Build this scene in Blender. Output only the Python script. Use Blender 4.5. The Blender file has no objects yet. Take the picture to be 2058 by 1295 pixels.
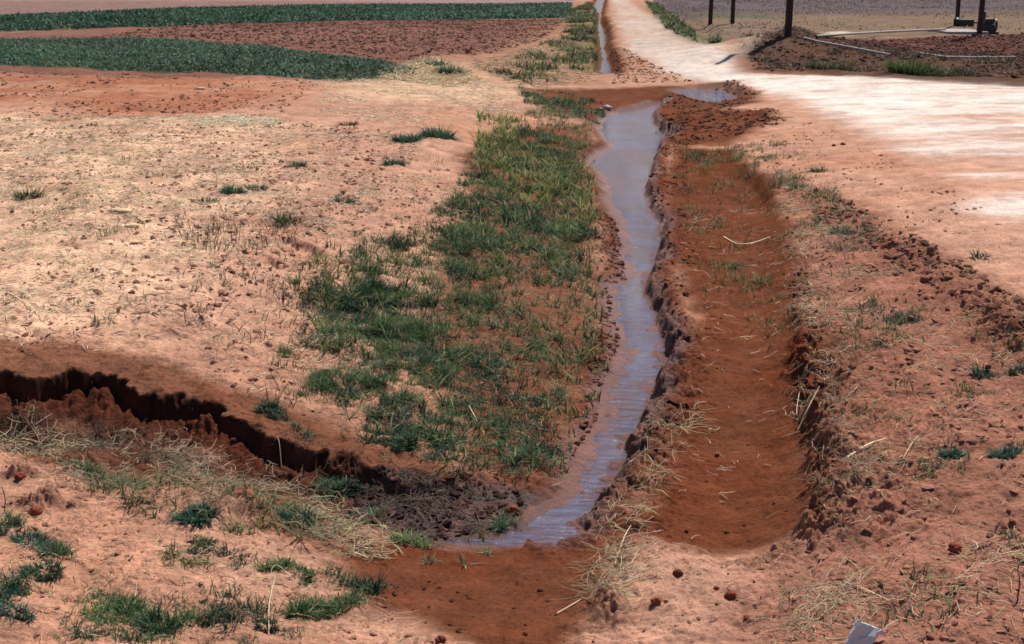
import bpy, math, random
import numpy as np
from mathutils import Vector
R = math.radians
SC = bpy.context.scene
COL = SC.collection

# ------------------------------------------------------------------ camera
CAM_H = 2.4
F_PX = 2858.0                     # 50 mm on a 36 mm wide frame of 2058 px
PITCH = math.atan2(717.0, F_PX)
cam = bpy.data.cameras.new('camera')
cam.lens = 50.0; cam.sensor_width = 36.0; cam.clip_start = 0.05; cam.clip_end = 6000
camo = bpy.data.objects.new('camera', cam); COL.objects.link(camo)
camo.location = (0, 0, CAM_H); camo.rotation_euler = (math.pi/2 - PITCH, 0, 0)
SC.camera = camo
# ------------------------------------------------------------------ world, sun, exposure
SUN_EL, SUN_AZ = R(56), R(25)     # ahead of the camera and to its right
w = bpy.data.worlds.new('World'); SC.world = w; w.use_nodes = True
nt = w.node_tree; nt.nodes.clear()
sky = nt.nodes.new('ShaderNodeTexSky'); sky.sky_type = 'NISHITA'; sky.sun_disc = False
sky.sun_elevation = SUN_EL; sky.sun_rotation = SUN_AZ; sky.air_density = 1.2; sky.dust_density = 0.6; sky.ozone_density = 5.0
bgn = nt.nodes.new('ShaderNodeBackground'); bgn.inputs['Strength'].default_value = 0.062
wo = nt.nodes.new('ShaderNodeOutputWorld')
nt.links.new(sky.outputs[0], bgn.inputs[0]); nt.links.new(bgn.outputs[0], wo.inputs[0])
sl = bpy.data.lights.new('sun', 'SUN'); sl.energy = 5.0; sl.angle = R(0.5); sl.color = (1.0, 0.95, 0.87)
so = bpy.data.objects.new('sun', sl); COL.objects.link(so)
sd = Vector((math.sin(SUN_AZ)*math.cos(SUN_EL), math.cos(SUN_AZ)*math.cos(SUN_EL), math.sin(SUN_EL)))
so.rotation_euler = sd.to_track_quat('Z', 'Y').to_euler(); so.location = (20, 30, 40)
SC.cycles.filter_width = 1.6
SC.view_settings.view_transform = 'Standard'; SC.view_settings.look = 'None'
SC.view_settings.exposure = 0.27; SC.view_settings.gamma = 1.0

# ------------------------------------------------------------------ helpers
def at(px, py, z=0.0):
    """world point of height z seen at photo position px, py"""
    a = (px-1029.0)/F_PX; b = (647.5-py)/F_PX
    dy = math.cos(PITCH) + b*math.sin(PITCH); dz = -math.sin(PITCH) + b*math.cos(PITCH)
    if dz > -0.004: dz = -0.004
    t = (z-CAM_H)/dz
    return (a*t, dy*t)
rng = np.random.default_rng(7)
_T = rng.random((256, 256)); _T2 = rng.random((256, 256))
def vnoise(x, y, T=_T):
    xi = np.floor(x).astype(np.int64); yi = np.floor(y).astype(np.int64)
    fx = x-xi; fy = y-yi
    fx = fx*fx*fx*(fx*(fx*6-15)+10); fy = fy*fy*fy*(fy*(fy*6-15)+10)
    x0 = xi & 255; x1 = (xi+1) & 255; y0 = yi & 255; y1 = (yi+1) & 255
    a = T[y0, x0]; b = T[y0, x1]; c = T[y1, x0]; d = T[y1, x1]
    return ((a*(1-fx)+b*fx)*(1-fy) + (c*(1-fx)+d*fx)*fy)*2-1
def fbm(x, y, lam, octv=4, seed=0.0, gain=0.5, sp=None):
    r = np.zeros_like(x); amp = 1.0; tot = 0
    ca, sa = math.cos(0.7), math.sin(0.7)
    for i in range(octv):
        l = lam/2.03**i
        xx = x/l + seed*17.3+i*5.1; yy = y/l + seed*9.7+i*11.3
        n = vnoise(xx*ca-yy*sa, xx*sa+yy*ca, _T if i % 2 == 0 else _T2)
        if sp is not None: n = n*np.clip(l/(2.2*sp)-0.3, 0, 1)
        r += amp*n; tot += amp; amp *= gain
    return r/tot
def ss(a, b, x):
    t = np.clip((x-a)/(b-a), 0, 1); return t*t*(3-2*t)
def pts(pl, z=0.0):
    return np.array([at(p[0], p[1], p[2] if len(p) > 2 else z) for p in pl])
def seg_dist(X, Y, P, closed=False):
    """distance to polyline, fraction along it, side sign (+ = left of travel)"""
    D = np.full(X.shape, 1e9); S = np.zeros(X.shape); side = np.zeros(X.shape)
    n = len(P); m = n if closed else n-1
    for i in range(m):
        a = P[i]; b = P[(i+1) % n]; ex, ey = b-a; L2 = ex*ex+ey*ey+1e-12
        t = np.clip(((X-a[0])*ex+(Y-a[1])*ey)/L2, 0, 1)
        dx = X-a[0]-t*ex; dy = Y-a[1]-t*ey; d = np.hypot(dx, dy)
        k = d < D
        D = np.where(k, d, D); S = np.where(k, (i+t), S)
        side = np.where(k, np.sign(ex*(Y-a[1])-ey*(X-a[0])), side)
    return D, S, side
def sdf(X, Y, P):
    """signed distance to closed polygon, negative inside"""
    D, _, _ = seg_dist(X, Y, P, True)
    ins = np.zeros(X.shape, bool); n = len(P)
    for i in range(n):
        x0, y0 = P[i]; x1, y1 = P[(i+1) % n]
        if y0 == y1: continue
        c = ((y0 > Y) != (y1 > Y)) & (X < (x1-x0)*(Y-y0)/(y1-y0)+x0)
        ins ^= c
    return np.where(ins, -D, D)
def boxed(fn, X, Y, P, pad, far):
    """evaluate fn only near the polygon"""
    x0, y0 = P.min(0)-pad; x1, y1 = P.max(0)+pad
    m = (X > x0) & (X < x1) & (Y > y0) & (Y < y1)
    r = np.full(X.shape, far)
    r[m] = fn(X[m], Y[m], P); return r
def msk(X, Y, pl, z, soft, nz=None):
    """soft mask of a region; soft in metres"""
    P = pts(pl, z); pad = soft*2+1.0
    d = boxed(sdf, X, Y, P, pad, 9.0)
    if nz is not None: d = d + nz
    return 1-ss(-soft, soft, d)

def mesh_obj(name, verts, faces=None, mat=None, parent=None, smooth=True, cols=None, attrs=None, loc=None, nper=4):
    me = bpy.data.meshes.new(name)
    verts = np.asarray(verts, dtype=np.float32); faces = np.asarray(faces, dtype=np.int32)
    if loc is not None: verts = verts - np.asarray(loc, dtype=np.float32)
    me.vertices.add(len(verts)); me.vertices.foreach_set('co', verts.ravel())
    nf, k = faces.shape
    me.loops.add(nf*k); me.loops.foreach_set('vertex_index', faces.ravel())
    me.polygons.add(nf); me.polygons.foreach_set('loop_start', np.arange(0, nf*k, k, dtype=np.int32))
    me.update(calc_edges=True)
    me.polygons.foreach_set('use_smooth', np.full(nf, smooth, dtype=bool))
    if cols is not None:
        a = me.attributes.new('tint', 'FLOAT_COLOR', 'POINT')
        c = np.ones((len(verts), 4), dtype=np.float32); c[:, :3] = cols
        a.data.foreach_set('color', c.ravel())
    for k2, v in (attrs or {}).items():
        a = me.attributes.new(k2, 'FLOAT', 'POINT'); a.data.foreach_set('value', np.asarray(v, dtype=np.float32).ravel())
    me.validate()
    if mat: me.materials.append(mat)
    o = bpy.data.objects.new(name, me); COL.objects.link(o)
    if loc is not None: o.location = loc
    if parent: o.parent = parent
    return o
def tag(o, label=None, cat=None, group=None, kind=None):
    if label: o['label'] = label
    if cat: o['category'] = cat
    if group: o['group'] = group
    if kind: o['kind'] = kind
    return o

# ------------------------------------------------------------------ materials
def N(nt, t, **kw):
    n = nt.nodes.new(t)
    for k, v in kw.items(): setattr(n, k, v)
    return n
def soil_mat():
    m = bpy.data.materials.new('soil'); m.use_nodes = True; nt = m.node_tree; L = nt.links
    b = nt.nodes['Principled BSDF']
    at_ = N(nt, 'ShaderNodeAttribute', attribute_name='tint'); wet = N(nt, 'ShaderNodeAttribute', attribute_name='wet')
    rough = N(nt, 'ShaderNodeAttribute', attribute_name='crumb')
    tc = N(nt, 'ShaderNodeTexCoord')
    def noise(s, det=4, ro=.6):
        n = N(nt, 'ShaderNodeTexNoise'); n.inputs['Scale'].default_value = s; n.inputs['Detail'].default_value = det
        n.inputs['Roughness'].default_value = ro; L.new(tc.outputs['Object'], n.inputs['Vector']); return n
    def rng_(src, a, b_, c, d):
        r = N(nt, 'ShaderNodeMapRange'); r.inputs[1].default_value = a; r.inputs[2].default_value = b_
        r.inputs[3].default_value = c; r.inputs[4].default_value = d; L.new(src, r.inputs[0]); return r.outputs[0]
    def math_(op, a, b_):
        r = N(nt, 'ShaderNodeMath', operation=op)
        for i, s in enumerate((a, b_)):
            if isinstance(s, (int, float)): r.inputs[i].default_value = s
            else: L.new(s, r.inputs[i])
        return r.outputs[0]
    n1 = noise(5, 6, .65); n2 = noise(38, 5, .7); n3 = noise(170, 4, .7)
    v1 = rng_(n1.outputs[0], .3, .7, .80, 1.18); v2 = rng_(n2.outputs[0], .3, .7, .70, 1.26); v3 = rng_(n3.outputs[0], .3, .7, .74, 1.24)
    mul = math_('MULTIPLY', math_('MULTIPLY', v1, v2), v3)
    vm = N(nt, 'ShaderNodeVectorMath', operation='SCALE'); L.new(at_.outputs['Color'], vm.inputs[0]); L.new(mul, vm.inputs['Scale'])
    L.new(vm.outputs[0], b.inputs['Base Color'])
    L.new(rng_(wet.outputs['Fac'], 0, 1, .95, .5), b.inputs['Roughness'])
    L.new(rng_(wet.outputs['Fac'], .15, 1, .0, .35), b.inputs['Specular IOR Level'])
    # relief: crumbs and grit
    vo = N(nt, 'ShaderNodeTexVoronoi'); vo.inputs['Scale'].default_value = 45; L.new(tc.outputs['Object'], vo.inputs['Vector'])
    hsum = math_('ADD', math_('MULTIPLY', n2.outputs[0], 1.0), math_('MULTIPLY', n3.outputs[0], .45))
    hsum = math_('ADD', hsum, math_('MULTIPLY', vo.outputs[0], -.35))
    hsum = math_('MULTIPLY', hsum, rng_(rough.outputs['Fac'], 0, 1, .35, 1.3))
    bu = N(nt, 'ShaderNodeBump'); bu.inputs['Strength'].default_value = .9; bu.inputs['Distance'].default_value = .02
    L.new(hsum, bu.inputs['Height']); L.new(bu.outputs[0], b.inputs['Normal'])
    return m
def leaf_mat(name, rough=.55, trans=.25, spec=.3):
    m = bpy.data.materials.new(name); m.use_nodes = True; nt = m.node_tree; L = nt.links
    b = nt.nodes['Principled BSDF']; a = N(nt, 'ShaderNodeAttribute', attribute_name='tint')
    tc = N(nt, 'ShaderNodeTexCoord'); n = N(nt, 'ShaderNodeTexNoise'); n.inputs['Scale'].default_value = 60
    L.new(tc.outputs['Object'], n.inputs['Vector'])
    r = N(nt, 'ShaderNodeMapRange'); r.inputs[3].default_value = .7; r.inputs[4].default_value = 1.3; L.new(n.outputs[0], r.inputs[0])
    vm = N(nt, 'ShaderNodeVectorMath', operation='SCALE'); L.new(a.outputs['Color'], vm.inputs[0]); L.new(r.outputs[0], vm.inputs['Scale'])
    L.new(vm.outputs[0], b.inputs['Base Color']); b.inputs['Roughness'].default_value = rough; b.inputs['Specular IOR Level'].default_value = spec
    if trans > 0:
        t = N(nt, 'ShaderNodeBsdfTranslucent'); L.new(vm.outputs[0], t.inputs['Color'])
        mx = N(nt, 'ShaderNodeMixShader'); mx.inputs[0].default_value = trans
        L.new(b.outputs[0], mx.inputs[1]); L.new(t.outputs[0], mx.inputs[2]); L.new(mx.outputs[0], nt.nodes['Material Output'].inputs[0])
    return m
def plain_mat(name, c, rough=.7, spec=.3, metal=0, nscale=12, var=.3, bump=.3, bd=.01, stretch=None):
    m = bpy.data.materials.new(name); m.use_nodes = True; nt = m.node_tree; L = nt.links
    b = nt.nodes['Principled BSDF']; tc = N(nt, 'ShaderNodeTexCoord'); mp = N(nt, 'ShaderNodeMapping')
    if stretch: mp.inputs['Scale'].default_value = stretch
    L.new(tc.outputs['Object'], mp.inputs[0])
    n = N(nt, 'ShaderNodeTexNoise'); n.inputs['Scale'].default_value = nscale; n.inputs['Detail'].default_value = 6; n.inputs['Roughness'].default_value = .65
    L.new(mp.outputs[0], n.inputs['Vector'])
    cr = N(nt, 'ShaderNodeValToRGB'); cr.color_ramp.elements[0].position = .3; cr.color_ramp.elements[1].position = .7
    cr.color_ramp.elements[0].color = (*[x*(1-var) for x in c], 1); cr.color_ramp.elements[1].color = (*[min(1, x*(1+var)) for x in c], 1)
    L.new(n.outputs[0], cr.inputs[0]); L.new(cr.outputs[0], b.inputs['Base Color'])
    b.inputs['Roughness'].default_value = rough; b.inputs['Specular IOR Level'].default_value = spec; b.inputs['Metallic'].default_value = metal
    bu = N(nt, 'ShaderNodeBump'); bu.inputs['Strength'].default_value = bump; bu.inputs['Distance'].default_value = bd
    L.new(n.outputs[0], bu.inputs['Height']); L.new(bu.outputs[0], b.inputs['Normal'])
    return m
def water_mat():
    m = bpy.data.materials.new('muddy_water'); m.use_nodes = True; nt = m.node_tree; L = nt.links
    b = nt.nodes['Principled BSDF']; tc = N(nt, 'ShaderNodeTexCoord'); mp = N(nt, 'ShaderNodeMapping')
    mp.inputs['Scale'].default_value = (3.0, 9, 1); mp.inputs['Rotation'].default_value = (0, 0, R(6)); L.new(tc.outputs['Object'], mp.inputs[0])
    n = N(nt, 'ShaderNodeTexNoise'); n.inputs['Scale'].default_value = 1.9; n.inputs['Detail'].default_value = 6; n.inputs['Roughness'].default_value = .68
    n.inputs['Distortion'].default_value = 1.2
    L.new(mp.outputs[0], n.inputs['Vector'])
    n2 = N(nt, 'ShaderNodeTexNoise'); n2.inputs['Scale'].default_value = 2.2; n2.inputs['Detail'].default_value = 4
    L.new(tc.outputs['Object'], n2.inputs['Vector'])
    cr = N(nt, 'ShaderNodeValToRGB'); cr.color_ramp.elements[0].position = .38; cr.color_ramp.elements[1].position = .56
    cr.color_ramp.elements[0].color = (.125, .052, .045, 1); cr.color_ramp.elements[1].color = (.115, .12, .19, 1)  # red-brown is mud; the bluish tone paints in the sky's reflection
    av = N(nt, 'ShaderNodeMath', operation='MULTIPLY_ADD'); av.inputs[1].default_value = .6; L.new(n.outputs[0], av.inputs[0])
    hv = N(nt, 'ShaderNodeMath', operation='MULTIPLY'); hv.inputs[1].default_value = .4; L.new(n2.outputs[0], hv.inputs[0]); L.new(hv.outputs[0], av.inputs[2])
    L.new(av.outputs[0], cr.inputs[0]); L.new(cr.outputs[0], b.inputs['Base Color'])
    b.inputs['Roughness'].default_value = .06; b.inputs['IOR'].default_value = 1.5; b.inputs['Specular IOR Level'].default_value = .5
    bu = N(nt, 'ShaderNodeBump'); bu.inputs['Strength'].default_value = 1.0; bu.inputs['Distance'].default_value = .03
    L.new(n.outputs[0], bu.inputs['Height']); L.new(bu.outputs[0], b.inputs['Normal'])
    return m
M_SOIL = soil_mat(); M_GRASS = leaf_mat('grass_blades', .6, .25, .12); M_STRAW = leaf_mat('dry_straw', .6, .12, .3)
M_CLOD = None; M_WATER = water_mat()

# ------------------------------------------------------------------ the plan of the place
WL = -0.13
STREAM_L = [(1222,233),(1206,260),(1216,281),(1237,297),(1212,308),(1188,324),(1197,339),(1220,360),(1227,397),(1237,432),(1258,459),(1266,497),
  (1249,517),(1270,540),(1266,567),(1227,575),(1235,598),(1235,648),(1253,660),(1246,725),(1218,780),(1208,849),(1158,934),(1148,999),(1123,1014),(1069,1039),(1019,1088)]
STREAM_R = [(1123,1101),(1191,1093),(1193,1068),(1173,1048),(1203,1009),(1258,954),(1263,919),(1270,889),(1298,844),(1318,809),(1310,775),(1343,730),(1328,680),(1320,648),
  (1308,617),(1297,578),(1324,536),(1328,490),(1328,451),(1305,420),(1299,382),(1308,343),(1320,304),(1347,289),(1366,277),(1332,270),(1314,250),(1310,233),(1340,214),(1316,214),(1270,224)]
P_STREAM = pts(STREAM_L+STREAM_R, WL)
P_BRANCH = pts([(885,1090),(930,1084),(990,1080),(1060,1060),(1110,1092),(1010,1101),(930,1099)], WL)
P_PUDDLE = pts([(1355,185),(1396,180),(1451,183),(1483,201),(1460,206),(1439,209),(1410,203),(1396,198)], 0.0)
P_UPPER = pts([(1209,161),(1212,152),(1205,140),(1210,122),(1209,108),(1206,95),(1206,80),(1203,67),(1202,47),(1205,29),(1192,15),(1200,0),(1204,-15),
  (1222,-15),(1215,0),(1212,12),(1208,26),(1207,47),(1213,61),(1216,73),(1217,85),(1215,96),(1221,122),(1231,146),(1224,161)], WL)
SCARP = pts([(-260,748,.2),(-120,765,.2),(0,762,.2),(60,772,.2),(140,755,.2),(200,768,.18),(300,800,.15),(400,836,.11),(500,862,.08),(560,890,.05),(640,915,.03),(700,937,.01),(780,955,-.01),(860,975,-.03),(1020,972,-.04)])
P_RUT = pts([(1370,330),(1440,318),(1490,335),(1560,410),(1585,480),(1600,560),(1612,680),(1622,780),(1640,900),(1652,1010),(1648,1080),(1600,1120),(1500,1135),(1380,1120),
  (1320,1060),(1330,960),(1370,860),(1410,760),(1420,650),(1400,520),(1365,420)], -.03)
P_ROAD = pts([(1216,-30,.15),(1232,20,.15),(1244,60,.15),(1262,100,.15),(1310,132,.15),(1400,160,.15),(1480,176,.2),(1560,195,.2),(1640,230,.22),(1720,262,.22),(1790,310,.22),(1870,360,.22),(1950,430,.22),(2040,480,.22),(2300,640,.22),
  (2600,700,.22),(2800,170,.3),(2058,168,.3),(1800,152,.29),(1500,143,.26),(1475,120,.2),(1430,97,.2),(1370,66,.18),(1310,30,.15),(1268,0,.15),(1262,-30,.15)])
P_PLOUGH = pts([(-700,125,.25),(-700,70,.25),(0,64,.25),(400,44,.25),(900,34,.25),(1150,30,.2),(1140,45,.2),(1090,72,.2),(1020,95,.2),(930,112,.25),(860,124,.25),(700,160,.25),(0,150,.25)])
P_CROP_NEAR = pts([(-700,84,.25),(0,80,.25),(300,80,.25),(520,92,.25),(660,108,.25),(780,124,.25),(850,138,.25),(830,152,.25),(700,162,.25),(560,154,.25),(300,142,.25),(0,132,.25),(-700,125,.25)])
P_CROP_FAR = pts([(-900,46,.25),(0,32,.25),(350,18,.25),(800,6,.25),(1150,1,.2),(1145,30,.2),(800,38,.25),(400,50,.25),(0,63,.25),(-900,84,.25)])
# control points of the broad relief: photo position and height
CP = [(-200,1295,.10),(0,1295,.08),(300,1295,.04),(600,1295,0),(800,1295,-.03),(1000,1295,-.05),(1150,1295,-.03),(1400,1295,.03),(1600,1295,.08),(1800,1295,.12),(2058,1295,.15),(2300,1295,.18),
 (0,1100,.08),(300,1100,.03),(600,1110,-.02),(800,1130,-.08),(1000,1130,-.095),(1150,1130,-.09),(1280,1150,-.03),(1400,1220,.02),(1750,1100,.11),(2058,1100,.16),
 (0,960,.06),(200,980,.05),(450,1000,.02),(650,1040,-.02),(0,765,.2),(200,765,.18),(400,835,.12),(600,900,.05),(800,965,-.02),(1000,985,-.07),
 (0,600,.24),(300,600,.23),(500,650,.17),(700,700,.08),(900,750,0),(1100,780,-.06),(1190,800,-.1),(1000,880,-.06),
 (0,400,.25),(300,400,.25),(600,420,.24),(750,440,.2),(560,490,.22),(870,480,.13),(1000,500,.05),(1150,520,-.06),(1120,640,-.08),(1200,400,-.08),
 (0,240,.25),(400,240,.25),(700,240,.22),(870,280,.2),(960,290,.12),(1080,290,.01),(1170,300,-.06),(1100,220,.03),
 (1350,330,0),(1400,500,.0),(1410,700,-.01),(1345,900,-.03),(1260,1040,-.05),(1470,420,-.02),(1500,600,-.03),(1510,800,-.04),(1470,1000,-.05),(1450,1140,-.02),
 (1580,350,.1),(1650,500,.12),(1690,700,.12),(1720,900,.11),(1720,1000,.11),(1900,900,.16),(1900,700,.18),(1850,500,.2),(2058,700,.22),(2058,400,.25),(2300,600,.26),
 (1600,250,.2),(1800,250,.24),(2058,250,.27),(1500,152,.24),(2058,175,.3),(1800,160,.28),(2500,200,.3),(1560,190,.16),(1430,195,0),(1350,168,.08),(1250,185,0),(1100,170,.06),(950,165,.2),
 (1450,250,.08),(1240,150,.05),(1190,150,.02),(1170,80,.05),(1100,80,.14),(1270,110,.12),(1330,130,.16),(1350,80,.16),(1250,30,.14),(1205,30,-.02),(1300,0,.12),(1190,0,.05),
 (0,150,.25),(500,150,.25),(800,140,.25),(0,80,.25),(600,50,.25),(0,10,.25),(600,5,.25),(1000,60,.2),(-500,300,.25),(-500,700,.24),(-500,100,.25),
 (1530,112,.22),(1583,78,.42),(1660,92,.25),(1800,105,.2),(2058,115,.15),(2058,60,.15),(1750,60,.2),(1450,60,.25),(1400,30,.25),(1600,30,.2),(2000,20,.25),(2500,80,.15)]
W0 = 4.2
def uv(X, Y):
    Yc = np.maximum(Y, W0); return X/Yc*2.5, np.log(Yc) - np.clip(W0-Y, 0, 50)*0.15
_cx = []; _cy = []; _cz = []
for p in CP:
    q = at(*p); _cx.append(q[0]); _cy.append(q[1]); _cz.append(p[2])
for yy in (-15, 0, 6, 12, 30, 70, 140, 400, 1500, 4000):
    for uu in (-2.6, -1.2, 1.2, 2.6) + ((-.5, 0, .5) if (yy > 100 or yy < 1) else ()):
        _cx.append(uu*max(yy, W0)); _cy.append(yy); _cz.append(.22)
CU, CV = uv(np.array(_cx), np.array(_cy)); CZ = np.array(_cz)-.15
def kern(d2): return -np.sqrt(d2+.015)
A = kern((CU[:, None]-CU)**2+(CV[:, None]-CV)**2); A[np.diag_indices(len(CZ))] += .02
WT = np.linalg.solve(A, CZ)
def base_h(X, Y):
    U, V = uv(X, Y); r = np.full(X.shape, .15)
    for a, b, c in zip(CU, CV, WT): r += c*kern((U-a)**2+(V-b)**2)
    far = ss(110, 200, np.hypot(X, Y)); return r*(1-far)+.2*far

def ridge_cut(X, Y):
    """small slips in the break of the left slope"""
    r = np.zeros(X.shape)
    for pl, dd in (([(540,498),(575,484),(610,488),(645,500),(672,516)], .07), ([(530,520),(560,528),(580,540)], .05), ([(632,436),(650,440),(665,448)], .05), ([(205,305),(225,318),(240,326)], .05), ([(-40,668),(60,660),(160,700)], .02), ([(820,372),(850,382),(880,392)], .05)):
        P = pts(pl, .22); d, s_, side = seg_dist(X, Y, P); sg = np.where(side < 0, d, -d)
        e = np.clip(np.minimum(s_, len(P)-1-s_)*1.5, 0, 1)
        r += dd*e*ss(-.01, .05, sg)*(1-ss(.06, .35, sg))
    return r
def terrain(X, Y):
    """height, albedo, wetness, crumbliness of the ground at X, Y"""
    sp = np.maximum(np.maximum(Y, W0)**2/(1500*CAM_H)*.6, .006); sp = np.where(Y > 150, 1e3, sp)
    h = base_h(X, Y)
    nA = fbm(X, Y, 1.3, 5, 1); nB = fbm(X, Y, .35, 5, 2); nC = fbm(X, Y, .09, 3, 3, sp=sp); nBs = fbm(X, Y, .35, 5, 2, sp=sp)
    nL = fbm(X, Y, 6, 4, 4)
    bil = lambda l, s_, k=4: sum(np.abs(vnoise(X/(l/1.9**i)+s_*3.1+i*7, Y/(l/1.9**i)-s_*1.7))*np.clip(l/1.9**i/(2.2*sp)-.3, 0, 1)*.62**i for i in range(k))/1.9
    nD = bil(.16, 1)-.25; nE = bil(.07, 2, 3)-.25
    # distances
    dS = boxed(sdf, X, Y, P_STREAM, 2.5, 9.0); dB = boxed(sdf, X, Y, P_BRANCH, 1.0, 9.0)
    dP = boxed(sdf, X, Y, P_PUDDLE, 1.5, 9.0); dU = boxed(sdf, X, Y, P_UPPER, 2.5, 9.0)
    dR = boxed(sdf, X, Y, P_RUT, 1.5, 9.0); dRoad = sdf(X, Y, P_ROAD)
    PR = pts(STREAM_R, WL); dr_, _, _ = seg_dist(X, Y, PR); PL = pts(STREAM_L, WL); dl_, _, _ = seg_dist(X, Y, PL)
    rightbank = (dr_ < dl_) & (dS < 2)
    ds, sS, side = seg_dist(X, Y, SCARP)
    # rut: a wheel-wide trench with a broken right bank
    jr = nB*.10 + nC*.03 + fbm(X, Y, .14, 3, 18, sp=sp)*.04
    rutf = 1-ss(-.0, .09+.16*(1-np.clip((X-np.interp(Y, pts([(1480,1130),(1470,900),(1480,600),(1420,330)], 0)[:, 1], pts([(1480,1130),(1470,900),(1480,600),(1420,330)], 0)[:, 0]))*6, 0, 1)), dR+jr+.05)
    nearw0 = 1-ss(7.8, 9.6, Y+nA*.6)
    xr = np.interp(Y, pts([(1600,1130),(1600,900),(1560,600),(1500,330)], 0)[:, 1], pts([(1600,1130),(1600,900),(1560,600),(1500,330)], 0)[:, 0])
    rutR = ss(-.35, .0, X-xr)
    nearw = 1-ss(7.8, 9.6, Y+nA*.6); rutf = rutf*nearw
    h = h - rutf*(.026+.012*nA) - .035*(1-ss(-.32, .0, dR+jr*.6))
    bankR = np.exp(-np.clip(dR+jr, 0, 9)/.22)*ss(-.12, .02, dR+jr)*rutR*ss(5.0, 5.7, Y)*(1-ss(17, 20, Y))*(.25+.75*nearw0)
    h = h + .028*bankR*(1+1.0*nB+2.2*nD+1.4*nE)
    HH = pts([(1478,330),(1510,345),(1535,372),(1552,402),(1562,440)], .05); dh_, sh_, sdh = seg_dist(X, Y, HH); sgn = np.where(sdh < 0, dh_, -dh_)+jr*.5
    h = h - .07*ss(-.03, .10, sgn)*(1-ss(.1, .6, sgn))*np.clip(np.minimum(sh_, 4-sh_), 0, 1)
    # gully below the scarp
    jit = nA*.05+nB*.13+nC*.035+nD*.09+nE*.03+.035*(vnoise(X*1.9+3, Y*1.9)>.15)*ss(0,.2,nB+.1)+fbm(X, Y, .16, 3, 8, sp=sp)*.02
    sd_ = np.where(side < 0, ds, -ds) + jit              # + on the near, lower side
    dep = np.interp(sS, [0, 2, 4, 6, 8, 10, 12, 13.2, 14], [.20, .21, .22, .20, .17, .14, .11, .06, .0])
    prof = ss(-.01, .075, sd_)*(1-ss(.42, 1.1, sd_))
    prof2 = ss(-.01, .075, sd_)*(1-ss(.12, .5, sd_))
    gf = np.where(sS < 6, prof, prof*.6+prof2*.4)
    slump = ss(.02, .1, sd_)*(1-ss(.16, .34, sd_)); h = h + slump*np.clip(dep*5, 0, 1)*(.05+.09*np.clip(nB,-.4,1)+.05*nD)
    h = h - dep*gf
    lip = np.exp(-((sd_+.05)/.05)**2)*(ds < .6)*np.clip(dep*6, 0, 1)
    h = h + .018*lip*(1+nB)
    # mounds of dug soil
    mounds = [(1375,246,.34,.17,.13),(1330,262,.16,.12,.05),(1440,243,.30,.10,.06),(1515,243,.34,.13,.10),(1492,188,.16,.25,.08),(1420,226,.5,.2,.03),
      (480,1022,.16,.09,.07),(1030,1030,.07,.05,.05),(50,960,.07,.06,.03),(80,1020,.09,.06,.03),(1378,575,.05,.08,.05),(870,128,.9,2.0,.22),(545,492,.12,.16,.03),(610,500,.2,.12,.03),(1225,1190,.06,.22,.03)]
    crumb = np.zeros(X.shape)
    for px, py, rx, ry, hh in mounds:
        cx, cy = at(px, py, .05)
        g = np.exp(-((X-cx)/rx)**2-((Y-cy)/ry)**2); h = h+hh*g*(1+.7*nBs+.4*nC)
        if px not in (870, 480): crumb = np.maximum(crumb, g)
    # roads stay smoother
    rd0 = 1-ss(-.5, .25, dRoad+nA*.35); rd = rd0
    # verge windrow of clods
    WN = pts([(1640,380,.18),(1700,425,.18),(1760,465,.2),(1850,530,.2),(1930,590,.2),(2000,650,.2),(2120,740,.2),(2300,850,.2)]); dw, _, _ = seg_dist(X, Y, WN)
    CR = pts([(330,655),(540,500),(700,400),(870,292),(960,230)], .22); dc, _, _ = seg_dist(X, Y, CR); h = h + .035*np.exp(-(dc/.22)**2)*(1+1.5*nB)
    wr = np.exp(-(dw/.28)**2); h = h+.035*wr*(1+nB*1.4); crumb = np.maximum(crumb, wr*.9)
    # crumbly stream bank
    rb = np.exp(-np.clip(dS, 0, 9)/.22)*rightbank
    h = h + .028*np.exp(-((dS+nB*.06-.14)/.085)**2)*rightbank*ss(6.2,6.7,Y)*np.clip(.8+1.2*nB+1.9*nD+.8*nE, 0, 2)
    crumb = np.maximum(crumb, rb*.9); crumb = np.maximum(crumb, bankR*1.0); crumb = np.maximum(crumb, prof2*np.clip(dep*5, 0, 1)*.8)
    BR = pts([(1470,112),(1530,92),(1583,80),(1640,92),(1800,112),(2058,124),(2400,140)], .3); db, sb_, _ = seg_dist(X, Y, BR)
    h = h + np.interp(sb_, [0, 1, 2, 3, 4, 5], [.25, .3, .32, .22, .05, .0])*np.exp(-(db/1.3)**2)*(1+.5*nA)
    bankf = msk(X, Y, [(1480,118),(1530,98),(1583,72),(1640,84),(1900,105),(2300,120),(2300,200),(1500,150)], .2, .5); h = h + bankf*(.05*fbm(X, Y, .9, 4, 33)+.03*nBs)
    RD = pts([(1335,-5),(1370,25),(1410,55),(1440,75)], .15); drd, _, _ = seg_dist(X, Y, RD); h = h - .2*np.exp(-(drd/.35)**2)
    DR = pts([(1520,136),(1800,146),(2058,160),(2400,175)], .0); dd_, _, _ = seg_dist(X, Y, DR); h = h - .22*np.exp(-(dd_/.8)**2)
    # ploughed land
    pl = msk(X, Y, [], 0, 1) if False else 1-ss(-.6, .6, boxed(sdf, X, Y, P_PLOUGH, 3, 9.0)+nA*.3)
    fieldR = msk(X, Y, [(1600,98),(1700,82),(1900,70),(2400,58),(2400,140),(2058,130),(1800,122),(1660,110)], .18, .7, nA*.8)
    # tilled strip on the left
    till = msk(X, Y, [(-600,150),(200,152),(620,164),(560,205),(430,236),(150,240),(100,205),(-600,230)], .25, .6, nA*.8)
    furrow = fbm(X*.8+Y*.35, Y*1.2-X*.25, .6, 4, 27, sp=sp)
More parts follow.
